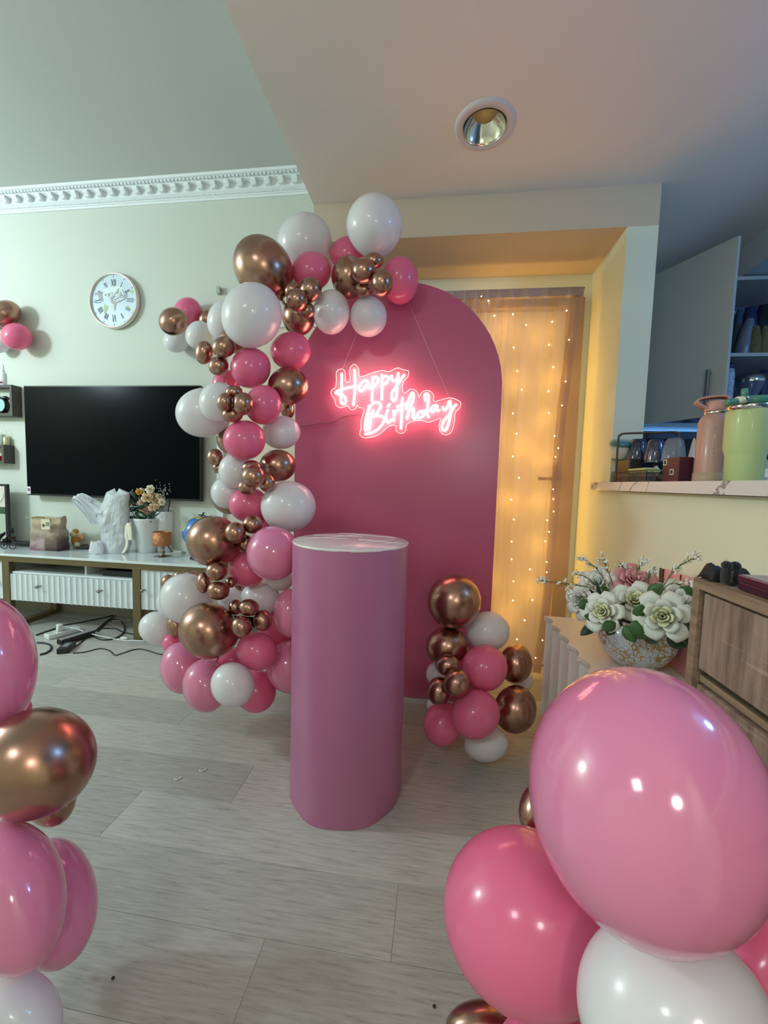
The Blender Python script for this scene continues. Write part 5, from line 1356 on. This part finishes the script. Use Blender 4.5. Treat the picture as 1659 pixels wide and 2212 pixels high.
for (x, y, r_, Y_, mi, mo, tilt) in ((1433, 1332, 47, 1.10, gy_, gw, (-.1, 0, .05)), (1303, 1322, 38, 1.18, gy_, gw, (-.35, 0, .15)), (1372, 1298, 38, 1.21, gy_, gw, (0, 0, .35)),
        (1462, 1300, 46, 1.22, wp, wp, (.3, 0, .5)), (1368, 1256, 36, 1.30, pkp, pkp, (.1, 0, .6)), (1292, 1262, 34, 1.36, wp, gw, (-.4, 0, .7)), (1255, 1300, 32, 1.30, wp, wp, (-1.2, 0, .15)), (1330, 1262, 26, 1.40, wp, wp, (0, 0, .9))):
    P_ = at(x, y, Y=Y_); ax_ = (CAM-P_).normalized()+Vector(tilt)
    rose(fa, P_, ax_, px(r_, P_)*1.06, mi, mo, pieces=True, rnd=rr, label=('pink rose' if mi is pkp else None))
    MB().tube(bez([pp+Vector((0, 0, .125)), (pp+P_)/2+Vector((0, 0, .06)), P_-ax_.normalized()*px(r_, P_)*.4], 5), .0022, 6).build('stem', stemm, fa)
for (x0, y0_, x1, y1_, w_, m_, Y_) in ((1278, 1300, 1250, 1312, 14, leafm, 1.22), (1300, 1338, 1262, 1330, 12, leafm, 1.2), (1290, 1345, 1254, 1372, 12, leafd, 1.2), (1318, 1305, 1302, 1262, 9, leafm, 1.25), (1302, 1305, 1287, 1252, 5, leafd, 1.23), (1296, 1300, 1272, 1270, 4, leafd, 1.25),
        (1372, 1338, 1388, 1306, 13, leafm, 1.13), (1362, 1345, 1408, 1378, 24, leafm, 1.12), (1350, 1352, 1372, 1388, 16, leafm, 1.13), (1330, 1345, 1300, 1360, 14, leafm, 1.14), (1400, 1285, 1432, 1262, 15, leafm, 1.18), (1470, 1290, 1492, 1266, 15, leafm, 1.22), (1470, 1340, 1482, 1398, 18, leafd, 1.14), (1440, 1378, 1485, 1395, 18, leafd, 1.13), (1340, 1330, 1352, 1300, 12, leafd, 1.22), (1320, 1330, 1345, 1352, 10, leafd, 1.2), (1460, 1362, 1488, 1345, 12, leafd, 1.16), (1395, 1385, 1412, 1360, 14, leafd, 1.16), (1420, 1390, 1400, 1372, 14, leafd, 1.16), (1325, 1350, 1312, 1372, 12, leafd, 1.18)):
    A_ = at(x0, y0_, Y=Y_); leaf(fa, A_, at(x1, y1_, Y=Y_-.02), px(w_, A_), m_)
def sprig(pts, Y_, nbr=7, dens=8, spread=16):
    P = bez([at(x, y, Y=Y_) for x, y in pts], 6); q = MB(); fl2 = MB()
    q.tube(P, .0013, 5); n_ = len(P)
    for i in range(dens*3):
        k = int(n_*(.35+.63*i/(dens*3))); k = min(k, n_-1); s_ = px(spread, P[k])*rr.uniform(.4, 1)
        d = (P[min(k+1, n_-1)]-P[max(k-1, 0)]).normalized(); o_ = Vector((rr.uniform(-1, 1), rr.uniform(-.5, .5), rr.uniform(-1, 1))); e_ = P[k]+(d*.9+o_*.7).normalized()*s_
        q.tube([P[k], (P[k]+e_)/2+o_*.001, e_], .0007, 4)
        if i % 3 == 0 and k > n_*.45:
            for m_ in range(5): fl2.ell(e_+Vector((rr.uniform(-1, 1), rr.uniform(-1, 1), rr.uniform(-1, 1)))*.0042, .0030, n=6, m=4)
    for m_ in range(12): fl2.ell(P[-1]+Vector((rr.uniform(-1, 1), rr.uniform(-1, 1), rr.uniform(-1, 1)))*.010, .0034, n=6, m=4)
    s = q.build('sprig', mat('sprig_green', (.12, .16, .05), .6), fa)
    f_ = fl2.build('blossoms', mat('blossom_white', (.82, .83, .78), .6), s); f_['kind'] = 'stuff'
sprig([(1320, 1290), (1270, 1268), (1225, 1262), (1170, 1254)], 1.28, dens=10)
sprig([(1320, 1290), (1300, 1245), (1285, 1225), (1258, 1205)], 1.30)
sprig([(1330, 1285), (1318, 1245), (1310, 1225), (1304, 1210)], 1.30)
sprig([(1320, 1290), (1290, 1265), (1262, 1245), (1246, 1240)], 1.28, dens=6)
sprig([(1345, 1285), (1350, 1250), (1355, 1235), (1345, 1222)], 1.32)
sprig([(1370, 1285), (1375, 1240), (1380, 1225), (1390, 1212)], 1.26)
sprig([(1390, 1290), (1400, 1260), (1402, 1245), (1412, 1232)], 1.24)
sprig([(1420, 1290), (1440, 1255), (1465, 1225), (1505, 1203)], 1.16, dens=10)
sprig([(1420, 1290), (1445, 1262), (1470, 1262), (1490, 1258)], 1.18, dens=6)
sprig([(1300, 1300), (1270, 1290), (1245, 1288), (1232, 1282)], 1.26, dens=5)

# ------------------------------------------------------------------ kitchen hatch
TZC = 1.060
def onc(x, X=.88): 
    p = at(x, 1040, X=X); return Vector((X, p.y, TZC))
# pink bottle
def pxw(P): return (P-CAM).dot(FW)/FOC
p = onc(1536, .87); u_ = pxw(p)
pkb = thing('pink_water_bottle', p, 'matte dusty pink steel water bottle with loop lid on the marble counter', 'bottle')
dp = mat('dusty_pink', (.46, .27, .21), .42, coat=.15)
MB().lathe([(33*u_, 0), (34*u_, 2*u_), (33.5*u_, 20*u_), (32*u_, 21*u_)], p, 48).build('base_boot', mat('tan_silicone', (.40, .30, .20), .5), pkb)
MB().lathe([(32*u_, 21*u_), (31.5*u_, 128*u_), (28*u_, 138*u_), (22.5*u_, 144*u_)], p, 48, cap=False).build('body', dp, pkb)
MB().lathe([(22.5*u_, 144*u_), (23*u_, 147*u_), (23*u_, 150*u_), (21.5*u_, 152*u_)], p, 40).build('steel_ring', mat('steel', (.65, .62, .58), .15, 1.0), pkb)
lidp = mat('pink_lid', (.52, .27, .22), .45)
MB().lathe([(22.5*u_, 151*u_), (23*u_, 153*u_), (22*u_, 166*u_), (21*u_, 172*u_), (10*u_, 174*u_), (.0005, 174*u_)], p, 40).build('lid', lidp, pkb)
d = Vector((.35, 1, 0)).normalized(); d = Vector((-.95, .30, 0)).normalized()
s2 = Vector((-d.y, d.x, 0))
hl = [p+d*18*u_+Vector((0, 0, 155*u_)), p+d*34*u_+Vector((0, 0, 165*u_)), p+d*40*u_+Vector((0, 0, 174*u_)), p+d*30*u_+Vector((0, 0, 181*u_)), p+d*5*u_+Vector((0, 0, 184*u_)), p-d*14*u_+Vector((0, 0, 182*u_)), p-d*20*u_+Vector((0, 0, 172*u_))]
hp_ = bez(hl, 6)
def strap(u, v):
    i = v*(len(hp_)-1); i0 = min(int(i), len(hp_)-2); return hp_[i0].lerp(hp_[i0+1], i-i0)+s2*(u-.5)*26*u_
MB().grid(strap, 5, 40).build('carry_loop', lidp, pkb, solid=.006)
q = MB()
for k in range(13): q.tube([p+Vector((-32.3*u_*math.cos(.9), -32.3*u_*math.sin(.9), (48+k*5.6)*u_)), p+Vector((-32.3*u_*math.cos(1.0), -32.3*u_*math.sin(1.0), (51+k*5.6)*u_))], .0011, 5)
q.build('raised_print', mat('pale_print', (.75, .62, .52), .3), pkb)
# green tumbler
p = onc(1604, .87); u_ = pxw(p)
gt = thing('green_tumbler', p, 'large light green travel tumbler with dark green lid handle at the counter end', 'tumbler')
TS = .90
lg = mat('powder_green', (.46, .56, .24), .45, coat=.1)
MB().lathe([(35*u_, 0), (37*u_, 2*u_), (38*u_, 56*u_), (39.5*u_, 62*u_), (43*u_, 72*u_), (43.5*u_, 150*u_), (43*u_, 152*u_)], p, 56, sx=TS, sy=TS).build('body', lg, gt)
MB().lathe([(42.5*u_, 152*u_), (43*u_, 162*u_), (42*u_, 163*u_)], p, 56, sx=TS, sy=TS).build('steel_rim', MATS['steel'], gt)
dg = mat('jade_green', (.07, .24, .16), .4, coat=.2)
MB().lathe([(43*u_, 164*u_), (45*u_, 167*u_), (45.5*u_, 174*u_), (43*u_, 178*u_), (.001, 180*u_)], p, 56, sx=TS, sy=TS).build('lid', dg, gt)
lf = -RT.copy(); lf.z = 0; lf.normalize(); tow = (CAM-p); tow.z = 0; tow.normalize()
q = MB(); A_ = p+tow*36*u_+lf*8*u_+Vector((0, 0, 170*u_))
q.tube(bez([A_-lf*2*u_, A_+lf*22*u_-Vector((0, 0, 4*u_)), A_+lf*40*u_-Vector((0, 0, 8*u_))], 4), [6*u_]*5+[7*u_]*4, 10); q.build('handle_grip', dg, gt)
q = MB(); q.tube([A_+lf*2*u_, A_+lf*20*u_-Vector((0, 0, 2*u_))], 7.2*u_, 10); q.build('handle_collar', mat('ivory_plastic', (.80, .76, .55), .4), gt)
q = MB(); q.ell(A_+tow*8*u_+lf*0, 6*u_, 3*u_, 6*u_); q.build('pivot_screw', MATS['steel'], gt)
MB().tube([p+tow*10*u_+lf*12*u_+Vector((0, 0, 176*u_)), p+tow*12*u_+lf*14*u_+Vector((0, 0, 197*u_))], [7*u_, 6*u_], 10).build('straw', dg, gt)
# emblem on the tumbler
rt_ = -lf
def on_t(a, b_): 
    th = a/43.6; dd_ = tow*math.cos(th)+rt_*math.sin(th); return p+dd_*(39.7*u_)+Vector((0, 0, b_*u_))
em = mat('green_print', (.05, .30, .22), .5)
for pts in ([(38, 108), (33, 108), (32, 101), (33, 95), (39, 95)], [(34, 119), (36, 123), (40, 122), (41, 118), (37, 116), (34, 119)], [(36, 116), (35, 111), (39, 110), (43, 113)], [(43, 108), (40, 104), (41, 98), (44, 97)], [(39, 136), (43, 136)], [(39, 134), (43, 134)]):
    MB().tube([on_t(a, b_) for a, b_ in pts], .0009, 5).build('emblem', em, gt)
# small bottle at the right edge
p = onc(1655, 1.00); u_ = pxw(p)
sb = thing('small_glass_bottle', p, 'small clear bottle with black cap and white label behind the green tumbler', 'bottle')
MB().lathe([(15*u_, 0), (16*u_, 2*u_), (16*u_, 44*u_), (8*u_, 52*u_)], p, 28).build('body', mat('grey_bottle', (.35, .40, .45), .15, coat=1), sb)
MB().lathe([(16.3*u_, 14*u_), (16.3*u_, 32*u_)], p, 28, cap=False).build('label', wplast, sb)
MB().lathe([(8*u_, 52*u_), (8.5*u_, 53*u_), (8.5*u_, 66*u_), (8*u_, 67*u_)], p, 20).build('cap', black, sb)

# basket with cups
pA = at(1313, 1040, X=.83); pB = at(1462, 1040, X=.83)
Yb1, Yb0 = pA.y, pB.y
Yb1 = min(Yb1, 1.925)
bk = thing('wire_basket', (.90, (Yb0+Yb1)/2, TZC), 'brown wire basket with a tall square handle on the far end of the counter', 'basket')
brz = mat('bronze_wire', (.10, .065, .045), .45, .4)
bxx0, bxx1 = .765, .985
Yb0, Yb1 = 1.60, 1.90
rim_z = TZC+.045
q = MB()
for z in (TZC+.003, TZC+.024, rim_z): q.tube([(bxx0, Yb0, z), (bxx1, Yb0, z), (bxx1, Yb1, z), (bxx0, Yb1, z)], .0022, 6, close=True, smooth=True)
for i in range(26):
    y = Yb0+(Yb1-Yb0)*i/25
    for x in (bxx0, bxx1): q.tube([(x, y, TZC+.002), (x, y, rim_z)], .0013, 5)
for i in range(12):
    x = bxx0+(bxx1-bxx0)*i/11
    for y in (Yb0, Yb1): q.tube([(x, y, TZC+.002), (x, y, rim_z)], .0013, 5)
o = q.build('wire_mesh', brz, bk); o['kind'] = 'stuff'
ht_ = at(1335, 937, Y=1.82).z
HL_ = at(1332, 1000, Y=1.82); HR_ = at(1463, 1000, Y=1.74); hn = Vector((HR_.x-HL_.x, HR_.y-HL_.y, 0)).normalized()
def hpnt(t, z): return Vector((HL_.x, HL_.y, 0))+hn*t+Vector((0, 0, z))
HW = (Vector((HR_.x-HL_.x, HR_.y-HL_.y, 0))).length
h1_ = at(1340, 1000, X=.85).y; h0_ = at(1463, 1000, X=.85).y
hx = .85
ry = .022
MB().tube(bez([hpnt(0, TZC+.002), hpnt(0, TZC+.05), hpnt(0, ht_-ry), hpnt(ry*.3, ht_-ry*.3), hpnt(ry, ht_), hpnt(HW/2, ht_), hpnt(HW-ry, ht_), hpnt(HW-ry*.3, ht_-ry*.3), hpnt(HW, ht_-ry), hpnt(HW, TZC+.002)], 4), .0042, 8).build('handle', brz, bk)
def cup(x, top, base, wt, wb, X, m_, label, name='glass_tumbler', zb_=None):
    p = at(x, base, X=X); u_ = pxw(p); z0 = p.z if zb_ is None else zb_
    h_ = (base-top)*u_
    o = MB().lathe([(wb*u_, 0), (wb*u_*1.0, .002), (wb*u_*.92, h_*.4), (wt*u_*1.05, h_*.85), (wt*u_*.8, h_*.97), (.001, h_), ], (X, p.y, z0), 28, cap=False).build(name, m_)
    tag(o, label, 'glass'); return o
bluem = mat('blue_hammered_glass', (.006, .016, .06), .10, coat=1, bump=1.0, bscale=45)
rk = MB()
rp1 = at(1378, 1000, X=.90); rp3 = at(1470, 1000, X=.92)
def rackpost(x, X):
    p = at(x, 1008, X=X); return Vector((X, p.y, TZC+.001))
for x, X in ((1376, .84), (1414, .86), (1452, .88)):
    P_ = rackpost(x, X); rk.tube([P_, P_+Vector((0, 0, .075))], .006, 8)
A_ = rackpost(1376, .84); B_ = rackpost(1452, .88)
rk.box(.83, .89, B_.y-.01, A_.y+.01, TZC+.001, TZC+.006)
rko = rk.build('cup_rack', brz); tag(rko, 'small dark post rack inside the basket under the upturned glasses', 'rack')
cup(1376, 948, 996, 15, 21, .84, bluem, 'dark blue hammered glass upside down, left one of two')
cup(1414, 949, 1000, 15, 21, .86, bluem, 'dark blue hammered glass upside down, right one of two')
cup(1454, 946, 995, 16, 23, .88, glass, 'clear glass upside down beside the two blue ones')
p = at(1338, 990, X=.795); u_ = pxw(p)
cp = thing('ceramic_cup', (.795, p.y, p.z), 'white patterned tub with a teal lid leaning in the basket', 'container')
MX = Matrix.Translation((.795, p.y, p.z)) @ Matrix.Rotation(R(14), 4, 'X')
q = MB(); q.X = MX; q.lathe([(15*u_, 0), (17*u_, 2*u_), (22*u_, 27*u_)], (0, 0, 0), 32); q.build('body', mat('speckled_white', (.62, .62, .55), .4, var=.1, vscale=80), cp)
q = MB(); q.X = MX; q.lathe([(23*u_, 27*u_), (24*u_, 29*u_), (23.5*u_, 35*u_), (19*u_, 38*u_), (.001, 39*u_)], (0, 0, 0), 32); q.build('lid', mat('teal_lid', (.05, .22, .24), .3, coat=.4), cp)
p = at(1345, 1000, X=.80); o = MB().box(.785, .83, p.y-.10, p.y+.025, TZC+.001, p.z+.012, .004).build('dark_jar', mat('dark_brown_jar', (.03, .022, .02), .4)); tag(o, 'dark brown jar carrying the teal lidded tub in the basket', 'jar')
def cbox(name, x0, x1, ytop, X0, X1, m_, label, cat, z0=TZC+.001, ybot=None, bev=.002):
    a_, b_ = at(x0, 1030, X=X0), at(x1, 1030, X=X0); zt_ = at((x0+x1)/2, ytop, X=X0).z
    o = MB().box(X0, X1, b_.y, a_.y, z0, zt_, bev).build(name, m_); tag(o, label, cat); return o, a_, b_, zt_
cbox('kraft_box', 1332, 1355, 1022, .775, .80, mat('kraft_card', (.42, .26, .15), .7), 'small tan cardboard box at the front of the basket', 'box')
o, a_, b_, zt_ = cbox('grey_tub', 1357, 1394, 1021, .772, .81, mat('smoke_plastic', (.10, .10, .095), .3, coat=.4), 'grey see-through food tub with a yellow green lid in the basket', 'food tub')
ld = MB().box(.770, .812, b_.y-.002, a_.y+.002, zt_, zt_+px(9, Vector((.772, a_.y, zt_))), .002).build('lid', mat('lime_lid', (.45, .55, .20), .4), o)
MB().box(.7690, .7702, b_.y+.3*(a_.y-b_.y), b_.y+.7*(a_.y-b_.y), zt_+.006, zt_+.0085).build('lid_print', MATS['dark_print'], ld)
p = at(1410, 1030, X=.84); u_ = pxw(p); q = MB()
for i, (dx, dz, r_) in enumerate(((-12, 9, 9), (-4, 14, 11), (6, 12, 11), (14, 8, 9), (0, 6, 9), (-15, 5, 5))):
    q.ell((.84+.004*i, p.y-dx*u_*.9, TZC+.001+max(r_, dz)*u_), r_*u_*.8, r_*u_*1.1, r_*u_, 14, 9)
o = q.build('snack_bag', mat('olive_film', (.16, .14, .075), .25, coat=.6, bump=.8, bscale=50)); tag(o, 'crumpled clear bag of olive brown snacks between tub and burgundy box', 'bag')
p2_ = at(1413, 1010, X=.84)
def foil(u, v): return (.835+.02*v+.006*noise.noise(Vector((u*5, v*3, 0))), p2_.y+.028-.056*u, TZC+.040+.026*v-.012*u+.006*math.sin(6*u))
o = MB().grid(foil, 10, 5).build('folded_wrapper', mat('white_film', (.62, .66, .72), .3, coat=.5), solid=.001); tag(o, 'folded white wrapper lying on the bag of snacks', 'wrapper')
o, a_, b_, zt_ = cbox('burgundy_carton', 1429, 1464, 989, .80, .845, mat('plum_card', (.065, .012, .03), .4), 'upright plum coloured carton with two white barcode stickers', 'box')
def sticker(xc_, yc_):
    P_ = at(xc_, yc_, X=.7995); h_ = px(6, P_)
    s = MB().box(.7985, .7998, P_.y-h_*1.15, P_.y+h_*1.15, P_.z-h_, P_.z+h_).build('sticker', mat('sticker_cream', (.70, .64, .52), .5), o)
    q = MB(); rg_ = random.Random(1); y_ = -.8
    while y_ < .8:
        w_ = rg_.choice((.04, .07, .1)); q.box(.7978, .7986, P_.y+h_*y_, P_.y+h_*(y_+w_), P_.z-h_*.7, P_.z+h_*.7); y_ += w_+rg_.choice((.07, .12))
    q.build('barcode', MATS['dark_print'], s)
sticker(1437, 999); sticker(1451, 1019.5)
# clear plastic bag
p = at(1488, 1038, X=.85); u_ = pxw(p)
def cbag(u, v):
    a = 2*PI*u; w_ = (19*(1-v)**.55+1.0)*u_*(1+.25*cr_n(math.cos(a)*2, math.sin(a)*2, v*3))
    return (.85+.018*math.sin(a)*(1-v)+.004, p.y+math.cos(a)*w_-2*u_*v, TZC+.002+v*94*u_)
o = MB().grid(cbag, 48, 24, closeu=True).build('clear_bag', mat('clear_film_bag', (.50, .52, .62), .12, coat=1, alpha=.6, bump=.6, bscale=40)); tag(o, 'pointed clear plastic bag standing between carton and pink bottle', 'bag')

# wall cabinet in the kitchen with its open door
HX, HY = 1.095, 2.42; EX, EY = 1.298, 2.058; Z0c, Z1c = 1.385, 2.168
kw = mat('kitchen_laminate', (.42, .43, .40), .35, coat=.25)
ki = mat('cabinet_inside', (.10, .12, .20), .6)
kc = thing('wall_cabinet', (1.7, 2.6, Z0c), 'white kitchen wall cabinet seen through the hatch with one door wide open', 'cabinet')
MB().box(HX, 2.45, 2.42, 2.775, Z1c-.018, Z1c).build('top_board', kw, kc)
MB().box(HX, 2.45, 2.42, 2.775, Z0c, Z0c+.018).build('bottom_board', kw, kc)
MB().box(HX, HX+.018, 2.42, 2.775, Z0c+.018, Z1c-.018).build('side_board', kw, kc)
MB().box(2.432, 2.45, 2.42, 2.775, Z0c+.018, Z1c-.018).build('side_board', kw, kc)
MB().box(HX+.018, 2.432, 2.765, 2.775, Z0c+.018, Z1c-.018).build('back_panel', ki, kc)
zs_ = at(1620, 762, Y=2.43).z
MB().box(HX+.018, 2.432, 2.43, 2.765, zs_-.018, zs_).build('shelf', kw, kc)
d = Vector((EX-HX, EY-HY, 0)); ln_ = d.length; ang = math.atan2(d.y, d.x)
MX = Matrix.Translation((HX, HY-.004, 0)) @ Matrix.Rotation(ang, 4, 'Z')
q = MB(); q.X = MX; q.box(0, ln_, -.018, 0, Z0c, Z1c, .001); dro = q.build('door', kw, kc)
hpz0, hpz1 = 1.43, 1.60
q = MB(); q.X = MX; q.box(ln_-.075, ln_-.060, -.042, -.030, hpz0, hpz1, .002)
for z in (hpz0+.01, hpz1-.02): q.box(ln_-.073, ln_-.062, -.030, -.018, z, z+.010)
q.build('handle', mat('brushed_nickel', (.22, .20, .21), .35, .8), dro)
MB().box(.897, 3.0, 2.2, 2.78, .86, .90).build('kitchen_worktop', mat('grey_stone', (.25, .27, .30), .3)); tag(bpy.data.objects['kitchen_worktop'], 'grey kitchen worktop below the wall cabinet behind the hatch', 'worktop')
MB().box(.90, 3.0, 2.25, 2.78, 0, .86).build('kitchen_base_unit', kw); tag(bpy.data.objects['kitchen_base_unit'], 'kitchen base unit carrying the grey worktop', 'cabinet')
mwz = at(1470, 934, Y=2.40).z
mw = thing('oven', (1.45, 2.55, .9), 'dark countertop oven standing on the kitchen worktop behind the glasses', 'appliance')
MB().box(.98, 1.95, 2.36, 2.75, .901, mwz, .006).build('housing', mat('slate_metal', (.035, .045, .07), .4), mw)
MB().box(1.02, 1.70, 2.353, 2.362, .94, mwz-.04, .004).build('glass_door', mat('oven_glass', (.01, .012, .02), .1), mw)
for k in range(3):
    q = MB(); q.X = Matrix.Translation((1.83, 2.355, 1.0+.08*k)) @ Matrix.Rotation(R(90), 4, 'X'); q.lathe([(.018, -.006), (.018, .018), (.014, .022), (.001, .022)], (0, 0, 0), 20); q.build('knob', knm, mw)
# cabinet contents
zsf = zs_+.001; zbf = Z0c+.019
def cab(name, x, Y_, z0, ytop, wpx, prof, m_, label, cat):
    p = at(x, 800, Y=Y_); u_ = pxw(p); h_ = at(x, ytop, Y=Y_).z-z0; w_ = wpx*u_/2
    o = MB().lathe([(w_*a_, h_*b_) for a_, b_ in prof], (p.x, Y_, z0), 24).build(name, m_); tag(o, label, cat); return o, p, w_, h_
navy = mat('navy_lid', (.02, .03, .08), .4)
o, p, w_, h_ = cab('patterned_jar', 1577, 2.50, zbf, 797, 18, [(1, 0), (1, .9), (.8, 1)], mat('blue_white_pattern', (.40, .48, .62), .3, var=.8, vscale=90), 'blue and white patterned jar stacked on the lower cabinet shelf', 'jar')
MB().lathe([(w_*.8, h_), (w_, h_+.004), (w_, h_+.03), (.001, h_+.034)], (p.x, 2.50, zbf), 20).build('lid', navy, o)
o, p, w_, h_ = cab('steel_canister', 1624, 2.52, zbf, 812, 50, [(.62, 0), (.40, .35), (.55, .6), (1, .84), (1, .85)], mat('smoky_glass', (.12, .14, .22), .1, coat=1, alpha=.7), 'smoky glass jar with a shiny steel lid in the open cabinet', 'jar')
MB().lathe([(w_*1.02, h_*.84), (w_*1.04, h_*.86), (w_*1.04, h_), (.001, h_*1.01)], (p.x, 2.52, zbf), 28).build('lid', MATS['steel'], o)
cab('dark_jar', 1652, 2.55, zbf, 800, 20, [(1, 0), (1, .85), (.7, 1)], navy, 'dark jar at the right edge of the lower cabinet shelf', 'jar')
rg = random.Random(11)
def sack(x, ytop, wpx, Y_, m_, label, lean=0):
    p = at(x, 762, Y=Y_); u_ = pxw(p); h_ = at(x, ytop, Y=Y_).z-zsf; w_ = wpx*u_/2
    def f(u, v):
        a = 2*PI*u; k = (1-.55*v**2)*(1+.3*cr_n(math.cos(a)*1.5+x, math.sin(a)*1.5, v*2))
        return (p.x+math.cos(a)*w_*k+lean*v*u_, Y_+math.sin(a)*min(w_, .05)*k, zsf+h_*v)
    q = MB(); q.grid(f, 24, 14, closeu=True); o = q.build('food_pack', m_); tag(o, label, 'food pack')
sack(1583, 670, 20, 2.58, mat('teal_pack', (.04, .07, .10), .3), 'dark teal food pack leaning at the left of the upper cabinet shelf', 6)
sack(1604, 690, 30, 2.50, mat('silver_pack', (.22, .25, .30), .3, .4), 'silver grey food pack on the upper cabinet shelf', 8)
sack(1628, 705, 22, 2.47, mat('grain_pack', (.14, .12, .04), .5, bump=.8, bscale=120), 'brown grain pouch, left one on the upper cabinet shelf')
sack(1648, 705, 20, 2.48, mat('grain_pack', (.14, .12, .04), .5), 'brown grain pouch, right one on the upper cabinet shelf')
sack(1612, 665, 34, 2.66, mat('dark_blue_pack', (.02, .03, .10), .4), 'dark blue bundle at the back of the upper cabinet shelf')
sack(1640, 660, 34, 2.66, mat('black_pack', (.012, .014, .02), .4), 'black bundle at the back of the upper cabinet shelf')
o = MB().box(at(1590, 750, Y=2.55).x, at(1607, 750, Y=2.55).x, 2.62, 2.70, at(1600, 688, Y=2.6).z, at(1600, 668, Y=2.6).z, .004).build('white_box', mat('grey_white_box', (.40, .38, .38), .5)); tag(o, 'small whitish box on top of the packs in the open cabinet', 'box')
